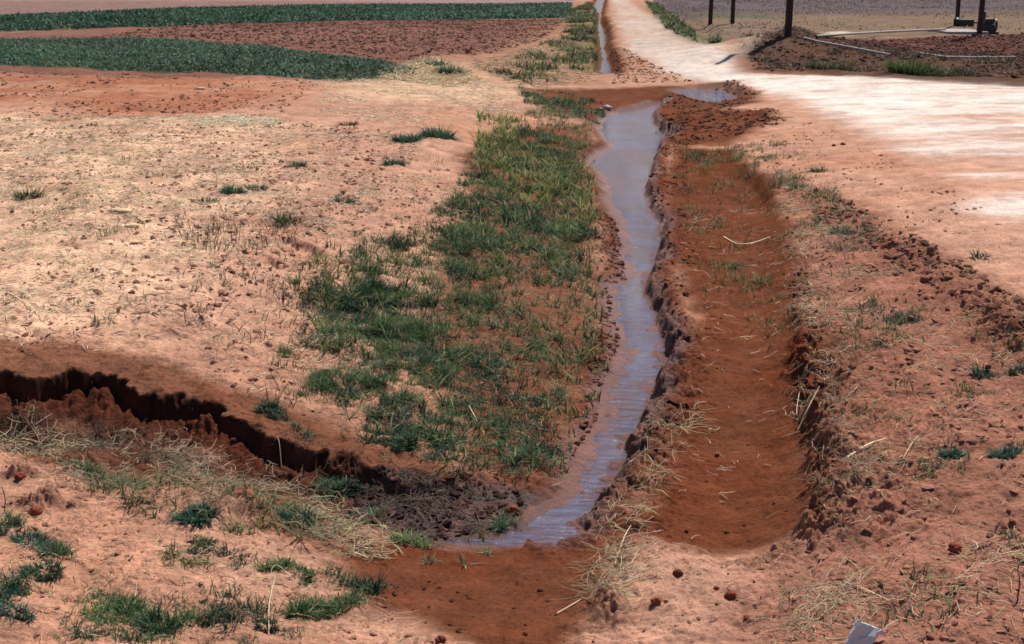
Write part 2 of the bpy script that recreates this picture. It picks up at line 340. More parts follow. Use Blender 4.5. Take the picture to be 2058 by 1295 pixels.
    h = h + till*.05*furrow
    # roughness of the ground
    crumb = np.clip(crumb, 0, 1)
    lump = np.abs(nBs); 
    rutc = 1-ss(-.12, .02, dR+jr)
    smooth_zone = np.maximum.reduce([rd*.9, rutc*.6, msk(X, Y, [(720,1105),(1200,1105),(1200,1200),(1100,1300),(800,1300),(650,1180)], -.08, .1)*.85])
    rgh = np.clip(1-smooth_zone, .08, 1)
    h = h + rgh*(.015*nBs+.014*nC+.022*nD+.014*nE) + crumb*(.012*nBs+.012*nC+.06*nD+.05*nE)
    h = h + .03*fbm(X, Y, 1.3, 3, 5, sp=sp)*rgh + rgh*.05*(bil(.42, 5, 5)-.25)
    h = h - ridge_cut(X, Y)
    h = h + (pl+fieldR*.4)*.06*fbm(X, Y, .7, 3, 6, sp=sp*.6)
    # water bodies
    def carve(h, d, wl, wL, wR, dep_):
        wd = np.where(rightbank, wR, wL) if wL != wR else wL
        k = ss(0, 1, d/wd); up = np.maximum(h, wl+.012+.03*ss(0, .3, d))
        return np.where(d < 0, wl-dep_*ss(0, .22, -d)-.002+.03*np.clip(nD-.12, 0, 1), np.where(d < .5, wl-.003+(up-wl+.003)*k, h))
    dSn = np.minimum(dS+.015+nB*.045+nC*.03+nD*.05, dB+nB*.04+nC*.02); shelf = np.exp(-np.clip(dB, 0, 9)/.25)
    h = h*(1-shelf*.6)+(WL+.03)*shelf*.6*(dB < 3)
    h = carve(h, dSn, WL, .26, .09, .06)
    h = carve(h, dP+nB*.06, 0.0, .18, .18, .05)
    dUn = dU+nC*.02+.045*nB+.03*vnoise(X*2, Y*.7); h = carve(h, dUn, WL, .28, .22, .06)
    # keep the dry ground above water next to it
    for d, wl in ((dSn, WL), (dUn, WL), (dP+nB*.06, 0.0)):
        h = np.where((d > .0) & (d < .6) & (dSn > 0), np.maximum(h, wl+.003+np.minimum(d, .1)*.08), h)
    # ---------------- albedo
    def mix(c, c2, m): return c*(1-m[..., None])+np.array(c2)*m[..., None]
    c = np.ones(X.shape+(3,))*np.array([.44, .24, .165])
    c = mix(c, [.36, .155, .09], ss(-.1, .6, nL+nA*.6)*.55)
    # pale straw-strewn sand on the left
    c = mix(c, [.60, .38, .255], msk(X, Y, [(-600,235),(300,232),(600,250),(560,330),(480,430),(420,560),(300,670),(0,700),(-600,700)], .24, .6, nA*.6)*(.55+.45*ss(-.4, .4, nB)))
    c = mix(c, [.30, .115, .065], msk(X, Y, [(-600,150),(200,150),(620,160),(560,205),(430,236),(150,240),(100,205),(-600,230)], .25, .8, nA*1.2)*.8*ss(-.35, .25, fbm(X*.8+Y*.35, Y*1.2-X*.25, 1.6, 4, 12)))
    c = mix(c, [.62, .43, .28], msk(X, Y, [(640,170),(800,150),(860,120),(930,118),(960,150),(1100,165),(900,190),(700,190)], .3, .8, nA)*.6)
    # right bank, red and brown
    c = mix(c, [.25, .098, .066], msk(X, Y, [(1560,330),(1700,420),(2058,650),(2500,800),(2500,1400),(1500,1400),(1560,1150),(1650,1000),(1600,700)], .12, .35, nA*.3)*.75)
    # damp soil
    dm = np.zeros(X.shape)
    for pl_, z_, so_, st in (
        ([(1350,300),(1480,322),(1570,400),(1610,560),(1640,800),(1665,1000),(1640,1085),(1560,1100),(1400,1110),(1290,1095),(1230,1070),(1330,880),(1380,650),(1330,420)], -.03, .14, 1.0),
        ([(640,1080),(1230,1080),(1240,1150),(1180,1260),(1160,1380),(960,1330),(840,1260),(730,1220),(680,1150)], -.08, .12, 1.0),
        ([(-500,690),(0,698),(120,700),(300,735),(440,770),(600,800),(760,850),(900,860),(1040,960),(1000,990),(700,960),(500,880),(300,820),(0,790),(-500,790)], .15, .13, .85),
        ([(-500,900),(-100,870),(150,900),(330,930),(620,1000),(720,1090),(650,1110),(450,1030),(200,960),(0,930)], .0, .12, .8),
        ([(930,330),(1060,260),(1200,240),(1225,600),(1250,760),(1150,990),(960,990),(900,900),(850,780),(850,620),(920,470)], .0, .22, .85),
        ([(1040,186),(1200,178),(1350,176),(1480,176),(1540,200),(1530,215),(1440,222),(1560,240),(1560,262),(1480,300),(1330,300),(1300,225),(1180,235),(1100,215)], .02, .3, .95)):
        dm = np.maximum(dm, st*msk(X, Y, pl_, z_, so_, nA*so_*.7+nB*so_*.5))
    dm = np.maximum(dm, .9*(1-ss(.1, .55, dU+nA*.2)))
    dm = np.maximum(dm, (1-ss(.1, .4, dS+nA*.15)))
    rutend = ss(5.15, 5.6, Y)
    c = mix(c, [.105, .029, .012], dm*(.92+.08*nB))
    # scarp face: near-black shade painted into the soil colour; gully floor: dark wet earth
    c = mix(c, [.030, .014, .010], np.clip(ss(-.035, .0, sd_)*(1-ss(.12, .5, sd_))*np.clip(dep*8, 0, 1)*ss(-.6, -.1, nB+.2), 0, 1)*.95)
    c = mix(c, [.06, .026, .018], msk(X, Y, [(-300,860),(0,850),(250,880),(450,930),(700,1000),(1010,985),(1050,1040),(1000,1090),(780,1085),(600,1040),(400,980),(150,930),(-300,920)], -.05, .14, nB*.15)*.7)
    c = mix(c, [.20, .055, .028], np.clip(crumb*1.1, 0, 1)*.6*(dm*.6+.4))
    # wet mud at the water
    wm = np.maximum(1-ss(.03, .20, dS+nB*.07), 1-ss(.0, .12, dB+nB*.05)); wm = np.maximum(wm, .7*(1-ss(0, .25, dP+nB*.1)))
    mudp = msk(X, Y, [(700,1000),(1010,985),(1110,1000),(1060,1060),(1000,1090),(760,1080)], -.1, .08, nB*.1)
    wm = np.maximum(wm, mudp*.9)
    c = mix(c, [.135, .050, .038], wm*.85); c = mix(c, [.05, .026, .022], mudp*ss(-.3, .15, nB+nD)*.85)
    # road
    rd = rd0*(1-.95*np.clip(dm*1.2, 0, 1))
    fb = fbm(X*.30+Y*.12, Y*1.7, 1.9, 7, 9, gain=.62)
    fl_ = ss(26, 33, Y); fb = fb*(1-fl_)+fl_*fbm(X*1.5-Y*.10, Y*.16, 1.3, 5, 29, gain=.6)*.9
    bright = msk(X, Y, [(1270,72),(1330,60),(1440,90),(1500,140),(2300,158),(2400,235),(2058,222),(1900,200),(1760,240),(1600,190),(1480,172),(1380,158),(1310,120)], .25, .9, nA*.5)
    b2 = msk(X, Y, [(1620,200),(1800,190),(2300,225),(2500,460),(2100,450),(1950,370),(1780,300)], .25, 1.6, nA*.8)
    pale = ss(-.42, .42, fb*1.25+bright*.8+b2*.34-.22)
    c = mix(c, [.47, .265, .185], rd*.9)
    c = mix(c, [.67, .58, .52], rd*pale*.92)
    c = mix(c, [.45, .345, .285], rd*ss(27, 42, Y)*.8)
    c = mix(c, [.40, .20, .14], rd*ss(.2, .5, fbm(X, Y*1.5, .8, 5, 19))*.45)
    rut1 = msk(X, Y, [(1460,108),(1530,84),(1590,66),(1700,54),(1720,60),(1630,74),(1570,88),(1500,112)], .35, .4, nA*.3)
    c = mix(c, [.62, .47, .38], rut1)
    # fields
    c = mix(c, [.20, .095, .073], pl*(.9+.1*nL))
    c = mix(c, [.16, .068, .052], fieldR*.95)
    beyond = ss(88, 96, Y)*(X < at(1150, 10)[0]/87*np.maximum(Y, 1)); c = mix(c, [.28, .20, .20], beyond*.9)
    c = mix(c, [.21, .135, .125], ss(36, 42, Y)*(X < at(1030, 60)[0]/56*Y)*(1-beyond)*(1-pl)*.85)
    rr = (X > at(1300, 10)[0]/87*Y)*ss(36, 40, Y)
    c = mix(c, [.18, .135, .10], rr*(1-rut1)*(1-fieldR)*(1-rd)*.85)
    c = mix(c, [.12, .10, .115], rr*ss(62, 76, Y+nL*6)*.8)
    c = mix(c, [.09, .12, .07], msk(X, Y, [(1400,28),(1540,32),(1550,38),(1400,36)], .2, 1.5, nA)*.8)
    c = mix(c, [.095, .052, .038], msk(X, Y, [(1480,118),(1530,98),(1583,72),(1640,84),(1900,100),(2300,110),(2300,200),(1500,146)], .2, .5, nA*.3)*.92)
    c = mix(c, [.10, .12, .05], msk(X, Y, [(1140,20),(1195,10),(1200,60),(1200,150),(1160,150),(1140,90)], .05, .35, nA*.3)*.7)
    c = mix(c, [.10, .13, .055], msk(X, Y, [(1300,8),(1320,10),(1380,60),(1440,98),(1420,100),(1350,62)], .15, .5, nA*.5)*.8)
    c = mix(c, [.34, .18, .11], msk(X, Y, [(1010,90),(1130,40),(1150,90),(1180,160),(1080,160),(950,140)], .12, .8, nA)*.6)
    cg = (1-ss(-.3, .2, boxed(sdf, X, Y, P_CROP_NEAR, 3, 9.0)+nA*.2)); cf = (1-ss(-.3, .3, boxed(sdf, X, Y, P_CROP_FAR, 3, 9.0)))
    c = mix(c, [.035, .06, .035], np.maximum(cg, cf)*.85)
    # stains and grains that belong to the soil
    pit = np.clip(bil(.30, 9, 5)-.2, -.2, .4)*np.clip(rgh, .3, 1)
    g = 1+.19*nB+.14*nA+.2*nC+.6*pit
    c = np.clip(c*g[..., None], .004, .9)
    wet = np.clip(dm*.12+wm*.75, 0, 1)
    cr_ = np.clip(crumb+.35*rgh, 0, 1)
    return h, c, wet, cr_, dict(dRoad=dRoad, dm=dm, dS=dS, dU=dU, pl=pl)

# ------------------------------------------------------------------ ground grid
def y_of(py): return at(1029, py, 0)[1]
rows = []
py = 1430.0
while py > -20:
    rows.append(y_of(py))
    py -= 1.15 if 700 < py < 1120 else (1.7 if py > 190 else 1.3)
rows = np.array(rows)
back = np.linspace(-25, rows[0], 22)[:-1]
farr = rows[-1]*np.exp(np.linspace(0, math.log(4500/rows[-1]), 34))[1:]
YR = np.concatenate([back, rows, farr])
uc = np.arange(-.372, .3721, 1.85/F_PX)
us = .372+np.cumsum(np.geomspace(.004, .45, 30))
UC = np.concatenate([-us[::-1], uc, us])
WY = np.maximum(YR, W0)
GX = WY[:, None]*UC[None, :]; GY = np.repeat(YR[:, None], len(UC), 1)
nr, nc = GX.shape
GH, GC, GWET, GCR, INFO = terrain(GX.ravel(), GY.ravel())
GHm = GH.reshape(nr, nc)
def gather(G, X, Y):
    X = np.asarray(X, float); Y = np.asarray(Y, float)
    fr = np.interp(Y, YR, np.arange(nr)); fc = np.interp(X/np.maximum(Y, W0), UC, np.arange(nc))
    r0 = np.clip(fr.astype(int), 0, nr-2); c0 = np.clip(fc.astype(int), 0, nc-2); a = fr-r0; b = fc-c0
    G = G.reshape(nr, nc, -1)
    v = (G[r0, c0]*((1-a)*(1-b))[..., None]+G[r0, c0+1]*((1-a)*b)[..., None]+G[r0+1, c0]*(a*(1-b))[..., None]+G[r0+1, c0+1]*(a*b)[..., None])
    return v[..., 0] if v.shape[-1] == 1 else v
def gz(X, Y): return gather(GHm, X, Y)
def spot(px, py, off=0.0):
    """the ground point seen at px, py (marches the view ray to the ground)"""
    z = 0.1
    for _ in range(12):
        x, y = at(px, py, z); z = .5*z+.5*float(gz(np.array([x]), np.array([y]))[0])
    x, y = at(px, py, z); return x, y, float(gz(np.array([x]), np.array([y]))[0])+off

idx = np.arange(nr*nc).reshape(nr, nc)
quads = np.stack([idx[:-1, :-1], idx[:-1, 1:], idx[1:, 1:], idx[1:, :-1]], -1).reshape(-1, 4)
def sub(name, qmask, kind='structure', label=None, **kw):
    q = quads[qmask]; used, inv = np.unique(q.ravel(), return_inverse=True)
    V = np.stack([GX.ravel()[used], GY.ravel()[used], GH[used]], -1)
    o = mesh_obj(name, V, inv.reshape(-1, 4), M_SOIL, cols=GC[used], attrs={'wet': GWET[used], 'crumb': GCR[used]})
    tag(o, label, kw.get('cat'), kind=kind); return o
qroad = INFO['dRoad'][quads].mean(1) < 0
qpl = (INFO['pl'][quads].mean(1) > .5) & ~qroad
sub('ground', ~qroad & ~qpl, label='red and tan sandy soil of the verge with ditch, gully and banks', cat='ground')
sub('road', qroad, label='pale unpaved dirt road running away and curving to the side', cat='road')
sub('field', qpl, label='ploughed reddish brown field between the two green crop strips', cat='field')

# ------------------------------------------------------------------ water
def water(name, Ps, wl, label, grow=.12, sx=.05, sy=.08):
    A2 = np.concatenate(Ps); x0, y0 = A2.min(0)-grow; x1, y1 = A2.max(0)+grow
    xs = np.arange(x0, x1+sx, sx); ys = np.arange(y0, y1+sy, sy)
    X, Y = np.meshgrid(xs, ys); n = X.shape
    d = np.minimum.reduce([boxed(sdf, X, Y, P, 1, 9.0) for P in Ps])
    id_ = np.arange(X.size).reshape(n); q = np.stack([id_[:-1, :-1], id_[:-1, 1:], id_[1:, 1:], id_[1:, :-1]], -1).reshape(-1, 4)
    q = q[d.ravel()[q].min(1) < grow]
    used, inv = np.unique(q.ravel(), return_inverse=True)
    Z = np.full(X.size, wl)
    V = np.stack([X.ravel(), Y.ravel(), Z], -1)[used]
    o = mesh_obj(name, V, inv.reshape(-1, 4), M_WATER); return tag(o, label, 'water', kind='structure')
water('stream', [P_STREAM, P_BRANCH], WL, 'shallow muddy stream reflecting blue grey sky down the ditch')
water('puddle', [P_PUDDLE], 0.0, 'blue grey puddle in red mud beside the road bend', .12)
water('water', [P_UPPER], WL, 'narrow upper channel of water beside the far road', .1, .05, .3)

# ------------------------------------------------------------------ vegetation builders
def blades(X, Y, Z, L, az, lean, curl, wid, col, segs=3, tip=None, r=None):
    """arrays of grass blades -> verts, quads, colours"""
    r = r or rng; n = len(X); V = []; C = []
    tw = az+math.pi/2+r.normal(0, .5, n)
    for k in range(segs+1):
        t = k/segs
        hr = L*(np.sin(lean)*t+curl*t*t); vz = L*(np.cos(lean)*t-.55*curl*t*t)
        ww = wid*(1-t**1.6)*(.75+.5*math.sin(math.pi*min(1, t*1.4)))*.5+.0004
        cx = X+hr*np.cos(az); cy = Y+hr*np.sin(az); cz = Z+vz
        for s in (-1, 1):
            V.append(np.stack([cx+s*ww*np.cos(tw), cy+s*ww*np.sin(tw), cz+s*ww*.25*np.sin(tw*3)], -1))
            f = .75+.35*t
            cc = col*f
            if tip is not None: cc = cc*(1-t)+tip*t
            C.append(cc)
    V = np.stack(V, 1); C = np.stack(C, 1); m = V.shape[1]
    b = (np.arange(n)*m)[:, None, None]
    q = np.array([[2*k, 2*k+1, 2*k+3, 2*k+2] for k in range(segs)])[None]+b
    return V.reshape(-1, 3), q.reshape(-1, 4), C.reshape(-1, 3)
def tubes(P, wid, col):
    """P: n x k x 3 paths -> thin three-sided stems"""
    n, k, _ = P.shape
    T = np.gradient(P, axis=1); T /= np.linalg.norm(T, axis=2, keepdims=True)+1e-9
    up = np.array([.13, .21, 1.0]); A_ = np.cross(T, up); A_ /= np.linalg.norm(A_, axis=2, keepdims=True)+1e-9
    B_ = np.cross(T, A_); tp = np.interp(np.arange(k), [0, k*.6, k-1], [1, .85, .45])[None, :, None]
    w_ = np.asarray(wid).reshape(-1, 1, 1)*.5*tp
    rings = [P+w_*(A_*math.cos(a)+B_*math.sin(a)) for a in (0, 2.094, 4.189)]
    V = np.stack(rings, 2).reshape(n, k*3, 3)
    q = []
    for i in range(k-1):
        for j in range(3): q.append([i*3+j, i*3+(j+1) % 3, (i+1)*3+(j+1) % 3, (i+1)*3+j])
    q = np.array(q)[None]+(np.arange(n)*k*3)[:, None, None]
    C = np.repeat(col[:, None, :], k*3, 1)
    return V.reshape(-1, 3), q.reshape(-1, 4), C.reshape(-1, 3)
def join(parts):
    V = []; Q = []; C = []; o = 0
    for v, q, c in parts:
        V.append(v); Q.append(q+o); C.append(c); o += len(v)
    return np.concatenate(V), np.concatenate(Q), np.concatenate(C)
def scatter(pl, z, n, dens=None, r=None):
    """n random points inside a region of the ground"""
    r = r or rng; P = pts(pl, z) if not isinstance(pl, np.ndarray) else pl
    x0, y0 = P.min(0); x1, y1 = P.max(0); X = []; Y = []; tot = 0; it = 0
    while tot < n and it < 60:
        it += 1
        x = r.uniform(x0, x1, n*2); y = r.uniform(y0, y1, n*2)
        k = sdf(x, y, P) < 0
        if dens is not None: k &= r.random(n*2) < dens(x, y)
        X.append(x[k]); Y.append(y[k]); tot += k.sum()
    X = np.concatenate(X)[:n]; Y = np.concatenate(Y)[:n]; return X, Y
def dry(x, y):
    """1 on land, 0 in water"""
    d = np.minimum.reduce([boxed(sdf, x, y, P_STREAM, 1, 9.), boxed(sdf, x, y, P_BRANCH, 1, 9.), boxed(sdf, x, y, P_PUDDLE, 1, 9.), boxed(sdf, x, y, P_UPPER, 1, 9.)])
    return (d > .03).astype(float)
def jcol(base, n, v=.25, hv=.1, r=None):
    r = r or rng; c = np.array(base)[None]*(1+r.normal(0, v, (n, 1)).clip(-.6, .9)); return (c*(1+r.normal(0, hv, (n, 3)))).clip(.004, .9)
GREEN = (.046, .104, .050); BLUEG = (.080, .150, .085); YELG = (.15, .20, .07); TAN = (.46, .33, .19); DARKW = (.09, .05, .04)
def clump_noise(lam, lo, hi, seed):
    return lambda x, y: ss(lo, hi+.1, fbm(x, y, lam, 3, seed)+.45*fbm(x, y, lam*.28, 3, seed+3))*ss(-.35, .15, fbm(x, y, .06 if lam < .8 else .4, 2, seed+5))*dry(x, y)
def grass_area(pl, z, n, L, wid, base, dens, segs=3, lean=(.15, .9), tip=None, yel=.12, v=.3, fall=.22):
    P_ = pts(pl, z); fl = fall*max(1, P_[:, 1].mean()/10)
    X, Y = scatter(pl, z, n, lambda x, y: dens(x, y)*ss(-.05, fl, -sdf(x, y, P_)+fbm(x, y, .3, 3, 77)*fl)); n = len(X); Z = gz(X, Y)-.006
    c = jcol(base, n, v); nn = fbm(X, Y, .25, 3, 78); n3 = fbm(X, Y, .7, 2, 79); c = c*(1+.9*nn+.3*n3)[:, None].clip(.35, 2.2)*np.stack([1+.6*nn+.35*n3, 1+.2*nn, 1-.4*nn], -1).clip(.4, 2.0); k = rng.random(n) < yel*(1+nn*1.5); c[k] = jcol(YELG, k.sum(), .2)
    k = rng.random(n) < yel*.5; c[k] = jcol(TAN, k.sum(), .2)
    return blades(X, Y, Z, rng.uniform(L[0], L[1], n)*(.55+.8*ss(-.4,.5,fbm(X, Y, .12, 2, 83))), rng.uniform(0, 2*math.pi, n), rng.uniform(*lean, n), rng.uniform(0, .7, n), rng.uniform(wid[0], wid[1], n), c, segs, tip)
BANK = [(600,620),(700,560),(850,500),(900,420),(960,300),(1060,230),(1110,215),(1190,240),(1200,350),(1215,480),(1215,600),(1225,740),(1210,850),(1120,960),(1000,960),(860,950),(700,900),(620,800),(640,720)]
G = []
# turf of the big green patch
G.append(grass_area([(600,620),(760,590),(880,640),(1010,620),(1110,690),(1150,800),(1120,920),(980,960),(830,940),(690,900),(620,820),(600,720)], .0, 34000, (.02,.08), (.002,.005), GREEN, clump_noise(.45, -.45, .10, 21), 2, (.3,1.2)))
G.append(grass_area([(560,600),(640,590),(760,560),(900,600),(900,680),(760,700),(640,700)], .08, 5500, (.03,.10), (.0025,.005), GREEN, clump_noise(.4, -.15, .2, 22), 2))
G.append(grass_area(BANK, .0, 24000, (.02,.10), (.003,.008), GREEN, clump_noise(.55, -.25, .15, 23), 2, yel=.2))
G.append(grass_area([(960,300),(1050,250),(1180,290),(1200,400),(1200,520),(1130,600),(960,560),(900,520),(900,440)], .02, 15000, (.04,.14), (.005,.012), GREEN, clump_noise(.5, .0, .14, 24), 2, yel=.22))
G.append(grass_area([(1040,180),(1150,185),(1240,205),(1250,222),(1190,232),(1100,225),(1040,205)], .05, 5000, (.05,.13), (.006,.012), GREEN, clump_noise(.7, -.35, .1, 25), 2, yel=.2))
G.append(grass_area([(800,440),(930,400),(1010,480),(1010,600),(880,620),(700,650),(580,640),(600,590),(720,520)], .1, 9000, (.03,.12), (.003,.007), GREEN, clump_noise(.42, -.05, .2, 26), 2, yel=.2))
# lower left patches
for pl, n, th in (([(310,1110),(380,1090),(520,1100),(620,1130),(760,1130),(760,1180),(620,1230),(480,1200),(340,1170)], 4200, -.1),
                  ([(100,1210),(220,1170),(420,1190),(600,1230),(620,1295),(450,1320),(60,1310)], 3600, -.05), ([(-60,1050),(80,1060),(110,1100),(40,1120),(-60,1110)], 1200, -.3),
                  ([(-40,1200),(60,1200),(80,1240),(20,1270),(-40,1260)], 1100, -.3), ([(40,1130),(150,1120),(160,1150),(60,1170)], 900, -.3),
                  ([(100,920),(330,900),(520,960),(680,1020),(660,1080),(420,1080),(180,1020)], 3600, -.1), ([(480,840),(560,850),(640,900),(560,880)], 900, -.2),
                  ([(620,950),(760,950),(800,1010),(700,1030)], 1300, -.1), ([(680,990),(900,980),(1010,1010),(980,1070),(760,1070)], 700, .05), ([(960,960),(1080,950),(1090,1000),(1020,1040),(960,1010)], 500, -.1), ([(560,740),(700,760),(900,860),(1100,950),(1020,990),(760,930),(600,830)], 5000, .0),
                  ([(700,1120),(800,1130),(770,1160),(690,1170)], 500, 0)):
    G.append(grass_area(pl, .02, n, (.02,.065), (.0025,.005), BLUEG if n < 2000 else (.075,.135,.062), clump_noise(.30, th-.1, th+.45, 30+n % 7), 2, yel=.14))
# thin growth in the rut and on the right bank
G.append(grass_area([(1340,300),(1480,300),(1560,420),(1600,600),(1620,720),(1560,700),(1450,640),(1380,520)], -.03, 2600, (.04,.12), (.003,.006), (.09,.11,.045), clump_noise(.4, -.1, .4, 41), 2, yel=.3))
G.append(grass_area([(1380,270),(1640,300),(1750,460),(1900,620),(1850,700),(1640,760),(1560,400),(1440,290)], .12, 4200, (.03,.10), (.003,.007), (.08,.11,.05), clump_noise(.4, .05, .4, 42), 2, yel=.25))
G.append(grass_area([(1640,700),(2058,640),(2200,900),(2058,1290),(1700,1290),(1660,1000)], .14, 2200, (.02,.07), (.003,.006), (.08,.10,.05), clump_noise(.3, .15, .5, 43), 2, yel=.25))
# straggling growth on the dry slope
G.append(grass_area([(0,330),(300,300),(600,280),(900,300),(860,480),(640,620),(500,800),(250,640),(0,640)], .2, 3500, (.025,.08), (.003,.006), (.07,.10,.05), clump_noise(.35, .22, .5, 44), 2, yel=.2))
G.append(grass_area([(350,450),(620,480),(700,600),(620,800),(480,780),(360,700)], .18, 900, (.06,.16), (.003,.006), (.075,.065,.045), clump_noise(.4, -.2, .4, 45), 3, (.05,.6), yel=.1))
# far verge
G.append(grass_area([(1140,10),(1198,5),(1200,60),(1200,150),(1150,160),(1130,80)], .05, 9000, (.10,.26), (.015,.04), (.085,.105,.055), clump_noise(1.2, -.1, .35, 46), 2, yel=.25))
G.append(grass_area([(960,140),(1150,60),(1160,130),(1080,170)], .15, 2600, (.08,.25), (.015,.04), (.12,.13,.06), clump_noise(1.2, -.05, .3, 47), 2, yel=.3))
G.append(grass_area([(1296,0),(1320,5),(1390,60),(1450,98),(1420,98),(1340,58)], .2, 5000, (.12,.3), (.02,.05), (.08,.12,.05), clump_noise(2, -.4, .2, 48), 2, yel=.2))
G.append(grass_area([(1480,100),(1583,78),(1640,88),(1800,108),(2400,130),(2400,180),(2058,166),(1800,152),(1510,144)], .2, 15000, (.04,.15), (.010,.025), (.12,.075,.05), clump_noise(1.5, -.4, .2, 49), 2, yel=.05))
G.append(grass_area([(1300,-8),(2300,-8),(2300,62),(1900,56),(1640,62),(1500,90),(1440,70),(1360,40)], .25, 15000, (.04,.11), (.03,.06), (.15,.115,.085), clump_noise(5, -.5, .3, 50), 2, yel=.03))
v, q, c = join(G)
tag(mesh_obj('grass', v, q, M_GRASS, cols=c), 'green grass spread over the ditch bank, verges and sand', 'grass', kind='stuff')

# taller seedlings with arching yellow-green blades
G = []
def seedlings(pl, z, n, L, wid, base, tipc=None, nb=(3, 6), lean=(.05, .7)):
    X, Y = scatter(pl, z, n, dry)
    k = rng.integers(nb[0], nb[1], len(X)); X = np.repeat(X, k)+rng.normal(0, .008, k.sum()); Y = np.repeat(Y, k)+rng.normal(0, .008, k.sum()); m = len(X)
    return blades(X, Y, gz(X, Y)-.008, rng.uniform(*L, m), rng.uniform(0, 6.283, m), rng.uniform(*lean, m), rng.uniform(.1, .9, m), rng.uniform(*wid, m), jcol(base, m, .3), 4, None if tipc is None else jcol(tipc, m, .2))
G.append(seedlings([(960,240),(1040,240),(1060,300),(1190,330),(1190,460),(980,380),(950,300)], .05, 420, (.10,.24), (.008,.016), (.11,.15,.045), (.30,.33,.10)))
G.append(seedlings(BANK, 0., 700, (.06,.17), (.006,.012), (.09,.12,.045), (.22,.24,.09)))
G.append(seedlings([(640,500),(860,480),(900,600),(800,640),(560,640)], .1, 110, (.08,.18), (.006,.012), (.10,.13,.05), (.25,.25,.10)))
G.append(seedlings([(1000,500),(1200,480),(1215,700),(1100,760),(960,640)], -.03, 260, (.07,.17), (.005,.010), (.08,.10,.045), (.2,.2,.09)))
G.append(seedlings([(1350,320),(1540,330),(1700,480),(1720,700),(1600,760),(1400,600)], .0, 170, (.05,.15), (.005,.009), (.10,.11,.05), (.25,.22,.11), (2, 4)))
G.append(seedlings([(300,960),(480,980),(700,1050),(620,1100),(300,1060),(140,1000)], .0, 120, (.05,.13), (.004,.008), (.10,.12,.05), (.3,.26,.14)))
v, q, c = join(G)
tag(mesh_obj('seedlings', v, q, M_GRASS, cols=c), 'young broad bladed seedlings scattered through the bank grass', 'seedlings', kind='stuff')

# crops
def crop(name, P, n, hh, lw, ll, label, base, fall):
    dens = lambda x, y: ss(-.1, fall, -sdf(x, y, P)+fbm(x, y, 1.2, 3, 56)*fall*.8)*(.35+.65*ss(-.5, .1, fbm(x, y, .8, 3, 57)))
    X, Y = scatter(P, 0, n, dens); m = len(X); nz = fbm(X, Y, 1.5, 3, 55); d = ss(0, 1.2, -sdf(X, Y, P))
    Z = gz(X, Y)+hh*rng.uniform(-.1, .55, m)*d*(1+.4*nz)
    c = jcol(base, m, .35)*(1+.5*nz)[:, None]; k = rng.random(m) < .08; c[k] = jcol((.17, .19, .09), k.sum(), .3)
    c = c.clip(.004, .5)
    v, q, c = blades(X, Y, Z, rng.uniform(*ll, m), rng.uniform(0, 6.283, m), rng.uniform(.2, 1.3, m), rng.uniform(0, .8, m), rng.uniform(*lw, m), c, 2)
    return tag(mesh_obj(name, v, q, M_GRASS, cols=c), label, 'crop', kind='stuff')
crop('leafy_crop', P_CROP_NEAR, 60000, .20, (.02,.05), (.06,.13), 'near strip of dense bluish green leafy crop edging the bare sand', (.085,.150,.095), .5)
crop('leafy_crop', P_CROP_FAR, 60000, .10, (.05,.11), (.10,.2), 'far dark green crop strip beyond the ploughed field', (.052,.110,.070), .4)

# ------------------------------------------------------------------ straw and dead stems
def straws(X, Y, L, wid, col, lift=.012, k=5, bend=.5, rise=None):
    n = len(X); az = rng.uniform(0, 6.283, n); bd = rng.normal(0, bend, n); t = np.linspace(0, 1, k)
    a = az[:, None]+bd[:, None]*t[None]*1.5; st = L[:, None]/(k-1)
    px = X[:, None]+np.cumsum(np.cos(a)*st, 1); py_ = Y[:, None]+np.cumsum(np.sin(a)*st, 1)
    pz = gz(px.ravel(), py_.ravel()).reshape(n, k)
    pz = pz*.4+pz.max(1, keepdims=True)*.6*0+pz*.6+lift*rng.random((n, 1))+.003
    if rise is not None: pz = pz+rise[:, None]*L[:, None]*t[None]
    return tubes(np.stack([px, py_, pz], -1), wid, col)
def straw_area(pl, z, n, L, wid, base, dens=None, rise=(0, .25), **kw):
    X, Y = scatter(pl, z, n, dens); n = len(X)
    return straws(X, Y, rng.uniform(*L, n), rng.uniform(*wid, n), jcol(base, n, .22), rise=rng.uniform(*rise, n)*(rng.random(n) < .5), **kw)
G = []
PALE = (.78, .60, .42); GREY = (.34, .25, .17)
def cn(lam, lo, hi, s): return lambda x, y: (ss(lo, hi, fbm(x, y, lam, 3, s))*.9+.1)*dry(x, y)
LEFTP = [(-100,236),(300,232),(620,245),(860,270),(760,420),(560,500),(420,640),(300,700),(-100,700)]
G.append(straw_area(LEFTP, .24, 13000, (.015,.08), (.003,.007), PALE, cn(.7, -.1, .3, 61)))
G.append(straw_area([(-100,236),(250,232),(450,240),(300,420),(200,640),(-100,660)], .24, 4500, (.03,.14), (.003,.006), (.80,.65,.44), cn(.6, -.1, .3, 62)))
G.append(straw_area([(380,236),(560,236),(560,250),(400,252)], .25, 700, (.05,.14), (.006,.012), (.82,.68,.48)))
G.append(straw_area(LEFTP, .24, 2500, (.03,.10), (.003,.006), (.17,.10,.07), cn(.7, 0, .3, 63)))
G.append(straw_area([(560,440),(900,330),(960,420),(700,600),(640,820),(420,760),(360,640)], .17, 2600, (.02,.09), (.0025,.005), PALE, cn(.5, -.1, .3, 64)))
G.append(straw_area([(640,160),(900,150),(1100,170),(1000,230),(860,260),(640,230)], .22, 2600, (.04,.12), (.006,.012), PALE, cn(1., -.2, .3, 65)))
G.append(straw_area([(760,150),(830,120),(870,116),(920,125),(960,150),(900,165)], .3, 3000, (.08,.25), (.010,.02), (.66,.50,.30), None, (0,.5)))
